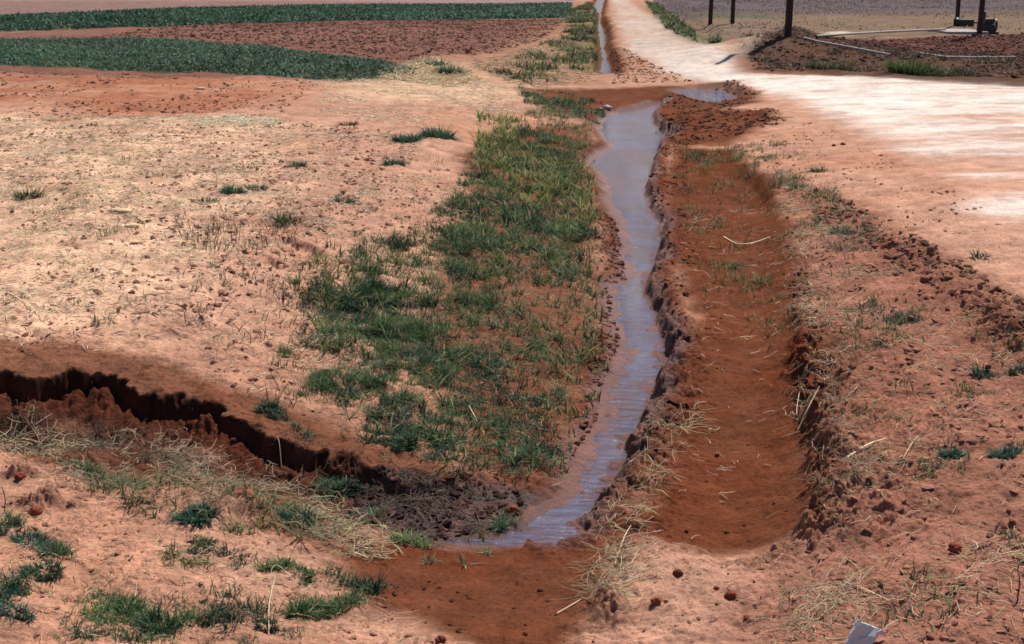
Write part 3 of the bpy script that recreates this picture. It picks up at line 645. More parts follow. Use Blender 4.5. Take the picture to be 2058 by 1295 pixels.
G.append(straw_area([(940,130),(1150,70),(1190,150),(1050,170)], .15, 1500, (.08,.25), (.010,.02), (.5,.36,.22)))
# the heap of rotting straw and weeds in the gully
G.append(straw_area([(-60,870),(80,860),(160,900),(120,930),(-60,930)], .0, 260, (.06,.18), (.003,.006), (.5,.38,.23), None, (0,.3), lift=.03))
G.append(straw_area([(60,900),(200,870),(400,900),(580,940),(700,1010),(640,1070),(420,1050),(280,1040),(120,1000)], .0, 1500, (.02,.11), (.002,.004), (.46,.33,.21), cn(.28, .0, .35, 66), (0,.5), lift=.03, bend=.9))
G.append(straw_area([(600,1010),(700,1010),(790,1060),(780,1120),(700,1130),(620,1080)], -.05, 480, (.03,.12), (.0025,.004), (.52,.40,.25), cn(.25, -.1, .3, 67), (0,.5), lift=.03, bend=.9))
G.append(straw_area([(560,930),(760,960),(1000,1010),(1050,1060),(900,1085),(760,1060),(600,1000)], -.08, 520, (.03,.13), (.002,.005), (.12,.08,.055), cn(.3, -.1, .3, 68), (0,.35), lift=.012, bend=1.0))
G.append(straw_area(BANK, .0, 2200, (.03,.11), (.0025,.005), (.45,.32,.18), cn(.5, -.1, .4, 69), (0,.5)))
G.append(straw_area([(-40,860),(200,870),(420,930),(640,980),(560,1000),(300,940),(100,920),(-40,920)], -.02, 1100, (.02,.10), (.002,.004), (.16,.11,.07), cn(.3, -.1, .3, 72), (0,.5), lift=.02, bend=.8))
# right side
G.append(straw_area([(1340,420),(1560,420),(1640,760),(1660,1000),(1560,1120),(1280,1120),(1340,900),(1410,700)], -.05, 260, (.015,.10), (.002,.005), PALE, cn(.3,.1,.5,94), (0,.3)))
G.append(straw_area([(1560,330),(1720,440),(1800,560),(1720,700),(1640,780),(1590,560)], .12, 1500, (.04,.14), (.0025,.006), (.52,.38,.24), cn(.5, -.2, .3, 70), (0,.4)))
G.append(straw_area([(1600,720),(2100,640),(2200,1000),(2100,1320),(1560,1320),(1650,1050)], .13, 1500, (.02,.13), (.002,.005), (.55,.40,.25), cn(.4, -.1, .4, 71), (0,.3)))
G.append(straw_area([(1590,780),(1680,770),(1760,960),(1720,1120),(1640,1180),(1650,1000)], .08, 240, (.03,.14), (.002,.005), (.38,.28,.18), cn(.25,-.1,.4,95), (0,.5), lift=.03))
G.append(straw_area([(1590,1180),(1700,1160),(1740,1240),(1640,1300),(1560,1295)], .08, 220, (.06,.16), (.002,.004), (.5,.38,.24), None, (0,.4), bend=1.2, lift=.03))
G.append(straw_area([(1200,1100),(1290,1080),(1290,1180),(1230,1240),(1180,1200)], -.03, 260, (.05,.15), (.002,.004), (.52,.40,.25), None, (0,.6), bend=.8, lift=.03))
G.append(straw_area([(1160,950),(1300,820),(1400,820),(1330,1000),(1220,1090)], -.04, 260, (.05,.15), (.002,.004), (.50,.37,.22), cn(.2,.0,.3,99), (0,.4)))
G.append(straw_area([(0,960),(300,1080),(700,1130),(900,1300),(0,1300)], .03, 420, (.02,.11), (.002,.004), (.55,.40,.25), None))
v, q, c = join(G)
tag(mesh_obj('straw', v, q, M_STRAW, cols=c), 'pale broken straw and dead stems littering the sand and banks', 'straw', kind='stuff')

# ------------------------------------------------------------------ soil clods
def ico(sub_):
    import bmesh
    bm = bmesh.new(); bmesh.ops.create_icosphere(bm, subdivisions=sub_, radius=1)
    V = np.array([v.co[:] for v in bm.verts]); F = np.array([[v.index for v in f.verts] for f in bm.faces]); bm.free(); return V, F
I1, I2, I3 = ico(1), ico(2), ico(4)
def clods(X, Y, S, col, I=I2, sink=.46):
    V0, F0 = I; n = len(X)
    sc = S[:, None]*rng.uniform(.5, 1.5, (n, 3))*np.array([1, 1, .6]); an = rng.uniform(0, 6.283, n); rot2 = rng.uniform(-.5, .5, n)
    V = V0[None]*(1+rng.normal(0, .26, (n, len(V0), 1)).clip(-.5, .6))
    V = V*sc[:, None]
    x = V[..., 0]*np.cos(an)[:, None]-V[..., 1]*np.sin(an)[:, None]; y = V[..., 0]*np.sin(an)[:, None]+V[..., 1]*np.cos(an)[:, None]; z = V[..., 2]+rot2[:, None]*x
    V = np.stack([x+X[:, None], y+Y[:, None], z+(gz(X, Y)+S*.72*(1-2*sink)*.5)[:, None]], -1)
    F = F0[None]+(np.arange(n)*len(V0))[:, None, None]
    C = np.repeat(col[:, None], len(V0), 1)
    return V.reshape(-1, 3), F.reshape(-1, 3), C.reshape(-1, 3)
def clod_area(pl, z, n, S, dens=None, I=I1, dark=.85, pw=2.2):
    X, Y = scatter(pl, z, n, dens); n = len(X); s = S[0]*.8+(S[1]*1.15-S[0]*.8)*rng.random(n)**(pw*1.5)
    col = np.minimum(gather(GC, X, Y), [.38, .19, .12])*dark*(1+rng.normal(0, .15, (n, 1)))
    return clods(X, Y, s, col.clip(.01, .9), I)
G = []
SB = STREAM_R[4:28]
bankpoly = [(p[0]-2, p[1]) for p in SB]+[(p[0]+75, p[1]) for p in SB[::-1]]
G.append(clod_area(bankpoly, -.05, 2340, (.004,.022), cn(.12,-.2,.3,90), I1, .75))
G.append(clod_area([(1620,370),(1700,400),(1800,470),(1960,560),(2080,640),(2200,760),(2100,760),(1980,680),(1840,560),(1740,490),(1640,430)], .2, 1900, (.006,.035), cn(.3, -.1, .3, 81), I1, .6))
G.append(clod_area([(1560,340),(2058,650),(2250,900),(2100,1320),(1560,1320),(1650,1000),(1600,600)], .13, 4200, (.003,.020), cn(.3,-.3,.3,91), I1, .75, 3))
G.append(clod_area([(1590,560),(1620,560),(1700,1000),(1690,1120),(1620,1180),(1640,980),(1600,780)], .05, 900, (.004,.022), None, I1, .6))
G.append(clod_area([(1500,200),(1700,270),(2000,440),(2100,500),(2058,640),(1700,420),(1540,330)], .2, 1300, (.004,.020), cn(.5,-.1,.4,93), I1, .75, 3))
G.append(clod_area([(1320,225),(1400,212),(1560,232),(1580,262),(1480,275),(1360,290),(1310,262)], .07, 1300, (.008,.04), None, I1, .7))
G.append(clod_area([(1400,180),(1480,172),(1530,200),(1480,218),(1380,222),(1300,200)], .05, 700, (.01,.03), dry, I1, .42))
G.append(clod_area([(1280,1120),(1600,1110),(1600,1300),(1180,1300)], 0, 400, (.002,.012), None, I1, .75, 3))
G.append(clod_area([(1290,1110),(1380,880),(1420,640),(1400,420),(1560,420),(1620,800),(1650,1090)], -.06, 350, (.002,.012), None, I1, .7, 3))
G.append(clod_area(LEFTP, .24, 9000, (.005,.026), cn(.5, -.2, .4, 92), I1, .68, 3.2))
G.append(clod_area(LEFTP, .24, 5000, (.004,.014), cn(.4, -.2, .4, 98), I1, 1.1, 2))
G.append(clod_area([(560,440),(900,330),(960,420),(700,600),(640,820),(420,760),(360,640)], .17, 1800, (.005,.025), None, I1, .7, 2.5))
G.append(clod_area([(-60,140),(640,160),(560,240),(-60,236)], .25, 2600, (.008,.035), cn(1.2, -.2, .3, 96), I1, .75, 2.5))
0 and G.append(clod_area([(-60,770),(200,770),(500,870),(800,965),(1000,985),(1000,1010),(760,990),(480,920),(200,860),(-60,860)], -.02, 700, (.004,.018), None, I1, .8))
G.append(clod_area([(-60,920),(300,1040),(700,1110),(1100,1110),(1200,1300),(-60,1300)], .03, 1100, (.003,.015), None, I1, .75, 3))
G.append(clod_area([(700,985),(1010,980),(1060,1010),(1010,1075),(800,1080),(700,1050)], -.1, 900, (.004,.022), dry, I1, .6))
G.append(clod_area([(1140,960),(1220,600),(1190,420),(1235,440),(1260,560),(1240,740),(1190,900)], -.1, 1200, (.005,.022), dry, I1, .8))
G.append(clod_area([(0,100),(400,44),(1140,32),(1090,72),(930,112),(860,124),(780,120),(520,90)], .25, 12000, (.02,.065), None, I1, .9))
G.append(clod_area([(1640,98),(1900,72),(2150,62),(2150,130),(1800,112)], .18, 5000, (.03,.08), None, I1, .9))
G.append(clod_area([(1500,118),(1583,84),(1640,92),(1800,112),(2200,130),(2200,175),(1800,156),(1520,146)], .2, 2600, (.02,.07), None, I1, .8))
G.append(clod_area([(1225,90),(1262,100),(1310,132),(1400,165),(1230,160)], .1, 900, (.012,.04), dry, I1, .6))
V, F, C = join(G)
M_CLOD = leaf_mat('clod_soil', .95, 0, .1)
tag(mesh_obj('soil_clods', V, F, M_CLOD, cols=C, smooth=False), 'crumbled red soil lumps strewn over banks and fields', 'soil clods', kind='stuff')

# ------------------------------------------------------------------ single clods and stones
def lump(name, px, py, size, col, label, cat, flat=.75, rough=.16, group=None, mat=None, elong=1.2):
    V0, F0 = I3; x, y, z = spot(px, py)
    n = fbm(V0[:, 0]+V0[:, 2]*.7+px, V0[:, 1]-V0[:, 2]*.6+py, .9, 4, 3)
    n2 = fbm(V0[:, 0]*1.3-V0[:, 2]+px, V0[:, 1]+V0[:, 2]+py, .3, 3, 5)
    V = V0*(1+rough*2.8*n-rough*2.2*np.abs(n2))[:, None]*np.array([elong, .9, flat])*size
    a = (px*7) % 6.28; V = np.stack([V[:, 0]*math.cos(a*.2)-V[:, 1]*math.sin(a*.2), V[:, 0]*math.sin(a*.2)+V[:, 1]*math.cos(a*.2), V[:, 2]], -1)
    V = V+np.array([0, 0, size*flat*.55])
    o = mesh_obj(name, V, F0, mat or M_CLOD, cols=np.repeat(np.array([col]), len(V), 0)*(1+.5*n2[:, None])); o.location = (x, y, z)
    return tag(o, label, cat, group)
RED = (.22, .062, .034); DRED = (.13, .04, .024)
for px, py, s, lb in ((1918,1106,.030,'large round red clod with a stalk lying behind it on the lower bank'),(2018,1064,.017,'round clod near the frame edge above the big round clod'),
   (2034,1052,.014,'smaller clod touching the round clod near the edge'),(1748,968,.019,'dark red clod on the lip of the rut beside dead stems'),
   (1911,1198,.017,'dark clod below the big round clod on the lower bank'),(1362,1156,.019,'dark angular clod on the pale end of the rut'),
   (1440,1185,.012,'small clod at the tip of the knobbly root piece'),(1466,1200,.020,'knobbly clod with a thin root trailing toward the bank'),
   (1441,916,.011,'small black clod alone in the red rut'),(1378,590,.030,'blackest tall clod on the ridge between stream and rut'),
   (1985,740,.018,'dark clod beside the weed at the right edge of the upper bank'),(1500,1244,.012,'small red clod on pink sand below the root'),
   (1318,1212,.017,'clod shaded by a green sprig on the pink sand'),(40,962,.024,'upright crumbly clod at the left end of the straw filled gully'),
   (72,1032,.026,'broad clod with a weed growing from its foot'),(1030,1030,.028,'pale muddy lump by the mouth of the side gully'),
   (885,1290,.018,'black stone cut by the bottom edge of the picture'),(1694,292,.03,'brown clod on the road margin'),(1676,294,.022,'paler clod next to the brown one on the road margin'),
   (1880,1200,.010,'tiny clod left of the dark one on the lower bank')):
    lump('soil_clod', px, py, s, DRED if ('black' in lb or 'dark ' in lb) else RED, lb, 'clod', .8, .14)
for px, py, s, cc, lb in ((70,276,.045,(.72,.55,.38),'pale pointed stone on the straw covered sand at far left'),(245,428,.075,(.62,.44,.29),'wide flat pale sandy stone in the middle of the dry slope'),
   (266,456,.045,(.68,.50,.33),'smaller pale stone just below the wide flat one'),(110,597,.018,(.6,.45,.32),'little pale pebble beside crossed straws'),(110,614,.02,(.62,.45,.3),'pale chip below the little pebble'),
   (402,180,.06,(.5,.38,.26),'whitish stone in the tilled red strip')):
    lump('stone', px, py, s, cc, lb, 'stone', .4, .12, elong=1.5)

# ------------------------------------------------------------------ weeds standing alone
def weed(px, py, rad, n, hgt, base, label, cat='weed', wid=(.006,.011), spread=1.0, name='weed_clump', tipc=None, sy=.7):
    if 45 < n < 200 and py > 150 and rad > .06: n = int(n*2.4); hgt *= .95; wid = (wid[0]*.7, wid[1]*.8); spread = 1.35
    x, y, z = spot(px, py); r = np.random.default_rng(int(px*13+py))
    rr = rad*np.sqrt(r.random(n)); th = r.uniform(0, 6.283, n); X = x+rr*np.cos(th); Y = y+rr*np.sin(th)*sy
    L = r.uniform(.5, 1.1, n)*hgt; az = th+r.normal(0, .8, n)
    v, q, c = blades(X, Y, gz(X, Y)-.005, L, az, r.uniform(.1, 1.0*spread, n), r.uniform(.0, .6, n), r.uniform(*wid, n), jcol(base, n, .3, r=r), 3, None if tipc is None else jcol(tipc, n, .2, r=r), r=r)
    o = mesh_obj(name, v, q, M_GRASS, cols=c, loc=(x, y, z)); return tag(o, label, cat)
WB = (.075, .140, .092)
for a in ((905,152,.22,160,.30,WB,'tall dark weed bush at the end of the crop strip beside the straw heap','weed',(.02,.04)),
  (818,284,.17,150,.15,WB,'low dark weed pair left of the broader weed near the slope crest','weed',(.012,.02)),
  (878,276,.22,190,.20,WB,'broad bushy weed on the crest of the dry slope','weed',(.012,.022)),
  (792,333,.10,90,.12,WB,'rounded weed below the crest weeds on the dry slope','weed',(.010,.018)),
  (692,404,.09,70,.08,WB,'flat weed halfway down the dry slope beside the ridge','weed',(.008,.014)),
  (470,388,.11,110,.11,WB,'dense dark weed right of the upright straw','weed',(.009,.016)),
  (515,380,.10,60,.07,WB,'low spreading weed right of the dense dark one','weed',(.009,.014)),
  (598,335,.10,60,.10,WB,'small weed on the open slope above the ridge','weed',(.009,.014)),
  (60,398,.13,80,.15,(.10,.12,.05),'loose yellowish weed at the far left of the slope','weed',(.008,.014)),
  (410,408,.13,60,.07,(.07,.11,.06),'thin flat weed left of the upright straw','weed',(.008,.014)),
  (575,450,.08,60,.14,(.09,.13,.06),'weed with one tall leaf where the ridge begins','weed',(.008,.016)),
  (205,646,.07,40,.08,(.10,.12,.06),'sparse weed alone low on the pale sand','weed',(.004,.007)),
  (700,252,.14,50,.10,(.07,.10,.05),'dull weed high on the slope under the crop','weed',(.01,.018)),
  (655,670,.06,24,.15,(.30,.34,.14),'bright yellow green tuft on the edge of the turf','weed',(.008,.013)),
  (60,1090,.075,330,.045,(.085,.15,.11),'bluish rosette at the far left above the fine leafed one','weed',(.003,.006)),
  (90,1150,.06,220,.05,(.07,.13,.07),'fine leafed rosette between the two left ones','weed',(.004,.007)),
  (30,1235,.06,240,.05,(.08,.14,.10),'bluish rosette near the lower left corner','weed',(.004,.008)),
  (250,1218,.08,220,.05,GREEN,'spreading tuft in the lower left sand by a straw','weed',(.003,.006)),
  (315,1262,.07,260,.06,GREEN,'dense green tuft at the bottom left','weed',(.003,.007)),
  (535,1262,.04,120,.05,GREEN,'small tuft near the bottom edge of the sand','weed',(.003,.006)),
  (395,1040,.07,110,.07,(.06,.14,.09),'glaucous broad leaved weed left of the red mound','weed',(.008,.014)),
  (600,1050,.07,110,.08,(.05,.12,.08),'glaucous weed right of the red mound','weed',(.008,.013)),
  (865,1130,.03,22,.045,(.16,.20,.13),'pale sprig alone on the smooth red mud','weed',(.004,.007)),
  (935,1135,.02,9,.07,(.20,.24,.13),'two bladed sprig right of the pale sprig on the mud','weed',(.006,.010)),
  (965,1085,.012,3,.10,(.42,.40,.05),'single yellow blade standing at the pool edge','weed',(.012,.016)),
  (1912,916,.05,240,.055,WB,'dense bluish weed on the right bank beside straw','weed',(.005,.009)),
  (2018,918,.06,300,.06,WB,'dense bluish weed at the right edge of the bank','weed',(.005,.009)),
  (1975,756,.05,110,.07,WB,'upright weed on the bank near the right edge','weed',(.005,.009)),
  (2050,748,.05,110,.07,WB,'weed cut by the right edge of the picture','weed',(.005,.009)),
  (1690,470,.09,90,.09,WB,'dark weed near the row of clods by the road','weed',(.007,.013)),
  (1815,648,.12,150,.06,(.07,.11,.06),'long low weed mat on the upper right bank','weed',(.005,.009)),
  (1970,520,.07,40,.10,(.08,.11,.06),'small tuft at the edge of the road near the clods','weed',(.006,.012)),
  (1605,380,.08,50,.15,(.09,.12,.05),'spiky tuft between road and rut head','weed',(.006,.012)),
  (1645,345,.10,60,.10,(.08,.11,.05),'low tuft on the road margin near the spiky tuft','weed',(.007,.013)),
  (1475,540,.012,5,.17,(.13,.16,.08),'single upright green shoot in the upper rut','weed',(.01,.014)),
  (1836,790,.012,5,.13,(.09,.12,.05),'single tall blade on the middle of the right bank','weed',(.008,.012)),
  (1828,148,.42,520,.45,(.10,.14,.05),'yellow green bush on the bank behind the road','bush',(.010,.020)),
  (1668,140,.5,420,.26,(.09,.10,.05),'dark low bush on the bank below the main pole','bush',(.010,.020)),
  (1905,152,.7,520,.22,(.08,.09,.045),'spreading dull bush right of the yellow green bush','bush',(.010,.020)),
  (880,135,.2,60,.25,WB,'ragged weed between crop strip and straw heap','weed',(.02,.04))):
    b_ = a[7]; weed(a[0], a[1], a[2], a[3], a[4], a[5], a[6], b_, a[8], 1.1, 'bush' if b_ == 'bush' else 'weed_clump', tipc=None)

# single long stems
def stem(path, wid, col, label, lift=0.0, name='dry_stalk'):
    P = []
    for px, py, hh in path:
        x, y, z = spot(px, py); P.append((x, y, z+hh))
    P = np.array(P); t = np.linspace(0, len(P)-1, 14); Q = np.stack([np.interp(t, np.arange(len(P)), P[:, i]) for i in range(3)], -1)
    for _ in range(2): Q[1:-1] = .25*Q[:-2]+.5*Q[1:-1]+.25*Q[2:]
    loc = Q[0].copy(); v, q, c = tubes(Q[None], np.array([wid]), np.array([col]))
    # a torn node part way along, so the stalk is not an even wire
    o = mesh_obj(name, v, q, M_STRAW, cols=c, loc=loc); return tag(o, label, 'stalk')
S1 = (.78, .64, .43)
def upright(px, py, hgt, wid, col, label, lx=0, ly=0):
    x, y, z = spot(px, py); Q = np.array([[x+lx*t+.01*math.sin(t*3), y+ly*t, z-.01+hgt*t] for t in np.linspace(0, 1, 8)])
    v, q, c = tubes(Q[None], np.array([wid]), np.array([col])); o = mesh_obj('dry_stalk', v, q, M_STRAW, cols=c, loc=(x, y, z)); tag(o, label, 'stalk')
upright(436, 376, .22, .017, (.88,.78,.58), 'pale straw standing upright on the dry slope', -.01)
upright(2043, 1200, .11, .008, (.22,.06,.04), 'dark red stub standing near the right edge', -.005)
upright(1832, 1160, .055, .007, (.24,.07,.05), 'short red stub in the lower right sand')
upright(1779, 1250, .05, .006, (.22,.06,.04), 'low red stub beside the white carton')
upright(8, 1030, .13, .006, (.10,.05,.04), 'dark thin stem standing at the left edge of the sand')
stem([(942,818,.01),(950,840,.03),(975,878,.01)], .006, S1, 'curved pale stalk lying across the turf')
stem([(1454,478,.01),(1480,498,.03),(1510,497,.03),(1548,478,.01)], .012, S1, 'long bowed pale stalk across the upper rut')
stem([(1605,864,.0),(1622,835,.03),(1645,810,.04)], .010, S1, 'thick forked straw leaning on the rut bank')
stem([(1606,800,.0),(1600,835,.03),(1604,862,.0)], .006, S1, 'thin straw crossing the forked one on the rut bank')
stem([(1695,1172,.005),(1740,1190,.01),(1800,1216,.005)], .006, S1, 'long straight straw above the white carton')
stem([(1700,925,.01),(1745,905,.015),(1780,885,.01)], .011, S1, 'split pale stalk lying along the top of the bank')
stem([(1535,1118,.005),(1590,1112,.03),(1650,1118,.005)], .004, (.4,.22,.15), 'thin brown stalk at the foot of the rut bank')
stem([(540,1275,.0),(541,1225,.03),(555,1185,.06)], .006, S1, 'pale bent stalk standing in the lower left tufts')
stem([(270,1250,.0),(272,1215,.02),(276,1185,.03)], .004, S1, 'thin pale stalk by the bottom left tuft')
stem([(524,860,.0),(545,885,.03),(562,920,.02),(566,938,.0)], .005, (.45,.38,.24), 'pale stalk hanging over the edge of the scarp')
stem([(545,1190,.0),(545,1165,.05),(560,1155,.05),(620,1200,.0)], .004, (.5,.38,.24), 'arched hair thin stalk above the lower left tufts')
stem([(525,300,.01),(555,312,.02),(575,322,.01)], .010, S1, 'straw lying alone high on the slope')
stem([(20,592,.01),(60,620,.02),(95,652,.01)], .009, S1, 'long straw slanting at the far left of the sand')
stem([(40,590,.02),(60,600,.02),(75,622,.01)], .007, S1, 'shorter straw crossing the long slanting one')
stem([(1950,1105,.01),(2000,1090,.02),(2030,1080,.01)], .008, (.28,.16,.10), 'brown twig running from the big round clod')
stem([(1478,1204,.01),(1520,1213,.01),(1550,1218,.005)], .004, (.26,.16,.12), 'thin root trailing from the knobbly clod')
stem([(1815,925,.01),(1830,905,.03),(1845,880,.01)], .005, S1, 'straw hooked over weeds on the right bank')
stem([(1305,1060,.01),(1260,1050,.01),(1230,1035,.0)], .005, (.45,.42,.22), 'greenish stalk poking out over the stream mouth')
stem([(1120,1235,.005),(1150,1220,.01),(1170,1205,.005)], .006, S1, 'short straw on the smooth red mud')
stem([(1235,1140,.01),(1255,1090,.03),(1268,1060,.01)], .006, S1, 'pale stalk leaning at the corner of mud and rut')

# ------------------------------------------------------------------ litter
M_WHITE = plain_mat('white_card', (.60, .58, .60), .6, .3, nscale=25, var=.12, bump=.3, bd=.003)
M_DARK = plain_mat('black_plastic', (.02, .02, .022), .4, .4)
def carton():
    x, y, z = spot(1717, 1313)
    root = bpy.data.objects.new('carton', None); COL.objects.link(root); root.location = (x, y, z); root.rotation_euler = (R(-22), R(16), R(-14))
    tag(root, 'crumpled white carton with folded open top lying at the bottom right', 'carton')
    r = np.random.default_rng(5)
    # four dented walls of a small carton, open at the top
    nx, nz = 5, 7; cs = [(-.033, -.018), (.033, -.020), (.036, .018), (-.030, .020)]; V = []; ring_ = []
    for i in range(nz):
        t = i/(nz-1)
        for k in range(4):
            a, b = np.array(cs[k]), np.array(cs[(k+1) % 4])
            for j in range(nx):
                u = j/nx; p = a*(1-u)+b*u; dent = (.004+.010*t)*math.sin(math.pi*u)*(-1 if k % 2 == 0 else .6)
                n = np.array([b[1]-a[1], a[0]-b[0]]); n = n/np.linalg.norm(n)
                p = p*(1+.10*t)+n*dent+r.normal(0, .0022, 2)
                V.append((p[0]+.012*t*t, p[1], -.02+.115*t+r.normal(0, .0016)+(.012*math.sin(u*3.1)*(t > .99))))
    n = nx*4; F = [[i*n+j, i*n+(j+1) % n, (i+1)*n+(j+1) % n, (i+1)*n+j] for i in range(nz-1) for j in range(n)]
    o = mesh_obj('body', V, F, M_WHITE, root, smooth=False); sm = o.modifiers.new('thickness', 'SOLIDIFY'); sm.thickness = .0012
    a, b = V[(nz-1)*n+nx*2], V[(nz-1)*n+nx*3]; W = []
    for i in range(5):
        t = i/4; lift = (0, .010, .012, .006, -.004)[i]
        for u in (0, .5, 1): W.append((a[0]*(1-u)+b[0]*u+.035*t+r.normal(0, .0012), a[1]*(1-u)+b[1]*u+.010*t, a[2]*(1-u)+b[2]*u+lift+r.normal(0, .001)))
    F = [[i*3+k, i*3+k+1, (i+1)*3+k+1, (i+1)*3+k] for i in range(4) for k in range(2)]
    f = mesh_obj('flap', W, F, M_WHITE, root, smooth=False); sm = f.modifiers.new('thickness', 'SOLIDIFY'); sm.thickness = .0012
carton()
def scrap(px, py, s, mat, label, name, seed):
    x, y, z = spot(px, py); V0, F0 = I3; n = fbm(V0[:, 0]*1.2+seed, V0[:, 1]+V0[:, 2]*.8, .8, 3, seed)
    V = V0*(1+.6*n)[:, None]*np.array([1.3, .8, .6])*s+np.array([0, 0, s*.45]); o = mesh_obj(name, V, F0, mat); o.location = (x, y, z); return tag(o, label, 'litter')
scrap(1220, 219, .055, M_WHITE, 'crumpled white plastic scrap at the head of the stream', 'plastic_scrap', 3)
scrap(1207, 223, .045, M_DARK, 'black scrap beside the crumpled white one at the stream head', 'plastic_scrap', 5)
scrap(1303, 228, .03, plain_mat('pink_card', (.55,.38,.34), .7), 'pinkish scrap at the water edge near the dug mound', 'paper_scrap', 8)
scrap(640, 1030, .016, M_WHITE, 'tiny white fragment in the wet gully weeds', 'paper_scrap', 9)

# ------------------------------------------------------------------ poles, pump and pipes
M_POLE = plain_mat('creosoted_wood', (.055, .032, .026), .85, .2, nscale=6, var=.45, bump=.6, bd=.02, stretch=(4, 4, .4))
def pole(px, py, r0, hgt, label, lean=(0, 0), group='wooden utility poles beyond the road'):
    x, y, z = spot(px, py); n, k = 14, 16; V = []
    for i in range(k):
        t = i/(k-1); r = r0*(1-.32*t)
        for j in range(n):
            a = 2*math.pi*j/n; rr = r*(1+.03*math.sin(a*3+i)+.02*math.sin(a*5-2*i))
            V.append((rr*math.cos(a)+lean[0]*t+.02*math.sin(t*4), rr*math.sin(a)+lean[1]*t, -.3+(hgt+.3)*t))
    F = [[i*n+j, i*n+(j+1) % n, (i+1)*n+(j+1) % n, (i+1)*n+j] for i in range(k-1) for j in range(n)]
    o = mesh_obj('utility_pole', V, F, M_POLE); o.location = (x, y, z); return tag(o, label, 'pole', group)
pole(1583, 76, .10, 9, 'thickest dark wooden pole standing on top of the bank behind the road')
pole(1427, 50, .085, 9, 'left thin wooden pole of the pair behind the far road verge', (.05, 0))
pole(1472, 48, .085, 9, 'right thin wooden pole of the pair behind the far road verge', (-.1, 0))
pole(1923, 52, .085, 9, 'thin wooden pole with black machinery at its foot', (-.15, 0))
pole(1968, 70, .095, 9, 'thick wooden pole beside the pump engine', (.03, 0))
M_STEEL = plain_mat('pale_pipe', (.36, .31, .28), .5, .4, nscale=6, var=.2)
M_IRON = plain_mat('black_iron', (.025, .024, .025), .55, .4, nscale=10)
M_CONC = plain_mat('concrete', (.34, .29, .28), .85, .2, nscale=10)
def pipe(path, r, label, mat=M_STEEL, name='irrigation_pipe'):
    P = np.array([spot(a, b, c) for a, b, c in path]); m = 50; t = np.linspace(0, len(P)-1, m); Q = np.stack([np.interp(t, np.arange(len(P)), P[:, i]) for i in range(3)], -1)
    for _ in range(2): Q[1:-1] = .25*Q[:-2]+.5*Q[1:-1]+.25*Q[2:]
    Q[:, 2] = np.maximum(Q[:, 2], gz(Q[:, 0], Q[:, 1])+r*.6)
    T = np.gradient(Q, axis=0); T /= np.linalg.norm(T, axis=1, keepdims=True); A_ = np.cross(T, [0, 0, 1]); A_ /= np.linalg.norm(A_, axis=1, keepdims=True); B_ = np.cross(T, A_)
    n = 8; V = np.stack([Q+r*(A_*math.cos(a)+B_*math.sin(a)) for a in np.linspace(0, 2*math.pi, n, endpoint=False)], 1).reshape(-1, 3)
    F = [[i*n+j, i*n+(j+1) % n, (i+1)*n+(j+1) % n, (i+1)*n+j] for i in range(m-1) for j in range(n)]
    o = mesh_obj(name, V, F, mat, loc=Q[0]); return tag(o, label, 'pipe')
pipe([(1640,79,.08),(1760,73,.12),(1900,66,.12)], .035, 'straight pale irrigation pipe leading from the bank to the pump slab')
pipe([(1615,80,.05),(1645,88,.05),(1700,98,.05),(1790,114,.04)], .028, 'nearer grey pipe curving down through the red field')
pipe([(1842,110,.05),(1900,119,.05),(1970,119,.04),(2045,118,.04)], .022, 'thin grey pipe lying along the field edge at far right')
def boxes(items, name, mat, parent=None, loc=None, bev=.01):
    V = []; F = []
    for (cx, cy, cz, sx, sy, sz) in items:
        b = len(V)
        for dz in (-1, 1):
            for dx, dy in ((-1, -1), (1, -1), (1, 1), (-1, 1)): V.append((cx+dx*sx/2, cy+dy*sy/2, cz+dz*sz/2))
        F += [[b, b+3, b+2, b+1], [b+4, b+5, b+6, b+7]]+[[b+i, b+(i+1) % 4, b+4+(i+1) % 4, b+4+i] for i in range(4)]
    o = mesh_obj(name, V, F, mat, parent, smooth=False)
    if loc is not None: o.location = loc
    m = o.modifiers.new('edge', 'BEVEL'); m.width = bev; m.segments = 2; return o
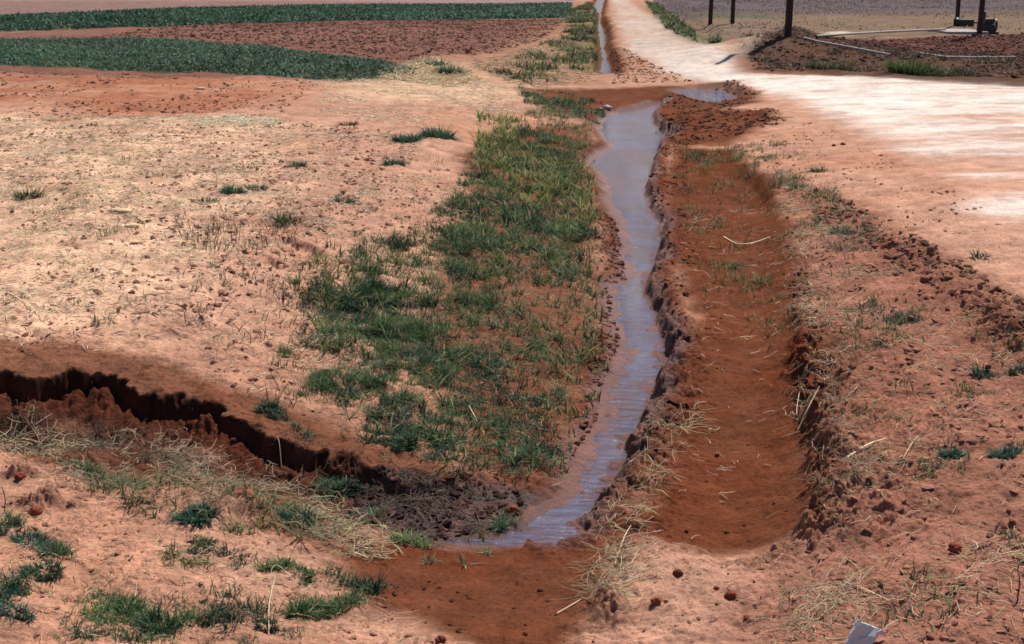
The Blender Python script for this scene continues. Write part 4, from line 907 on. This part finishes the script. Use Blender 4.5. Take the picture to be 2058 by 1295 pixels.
def ring(name, c, r, wd, mat, parent, axis='x', n=20, spokes=True):
    V = []; F = []
    for j in range(n):
        a = 2*math.pi*j/n
        for rr, ww in ((r, -wd), (r, wd), (r*.8, wd), (r*.8, -wd)):
            p = (ww, rr*math.cos(a), rr*math.sin(a)) if axis == 'x' else (rr*math.cos(a), ww, rr*math.sin(a)); V.append([p[i]+c[i] for i in range(3)])
    for j in range(n):
        for k in range(4): F.append([j*4+k, ((j+1) % n)*4+k, ((j+1) % n)*4+(k+1) % 4, j*4+(k+1) % 4])
    for s in range(4 if spokes else 0):
        a = math.pi*s/4; b = len(V); u = (math.cos(a)*r*.85, math.sin(a)*r*.85)
        for sg, of in ((-1, -.02), (-1, .02), (1, .02), (1, -.02)):
            q = (0, sg*u[0]+of, sg*u[1]) if axis == 'x' else (sg*u[0]+of, 0, sg*u[1]); V.append([q[i]+c[i] for i in range(3)])
        F.append([b, b+1, b+2, b+3])
    o = mesh_obj(name, V, F, mat, parent, smooth=False); return o
x, y, z = spot(1925, 66)
sb = boxes([(0, 0, .0, 1.4, 2.2, .16)], 'concrete_slab', M_CONC, None, (x, y, z)); tag(sb, 'low grey concrete slab at the end of the straight pipe', 'slab')
x, y, z = spot(1980, 68)
pm = bpy.data.objects.new('pump_engine', None); COL.objects.link(pm); pm.location = (x, y, z); tag(pm, 'black pump engine beside the thick pole on the field', 'pump')
boxes([(0, 0, .18, .5, .4, .28), (.05, 0, .40, .28, .3, .2)], 'engine_block', M_IRON, pm)
boxes([(0, .18, .03, .8, .08, .08), (0, -.18, .03, .8, .08, .08)], 'skid_frame', M_IRON, pm)
ring('flywheel', (.30, 0, .28), .22, .03, M_IRON, pm); boxes([(-.05, .05, .58, .07, .07, .3)], 'exhaust', M_IRON, pm)
x, y, z = spot(1940, 54)
pm = bpy.data.objects.new('pump_engine', None); COL.objects.link(pm); pm.location = (x, y, z); tag(pm, 'low black pump lying between the two poles', 'pump')
boxes([(0, 0, .14, .55, .3, .26)], 'pump_body', M_IRON, pm); ring('volute', (-.35, 0, .16), .18, .06, M_IRON, pm, spokes=True)
boxes([(.55, 0, .15, .6, .07, .07)], 'drive_shaft', M_IRON, pm)
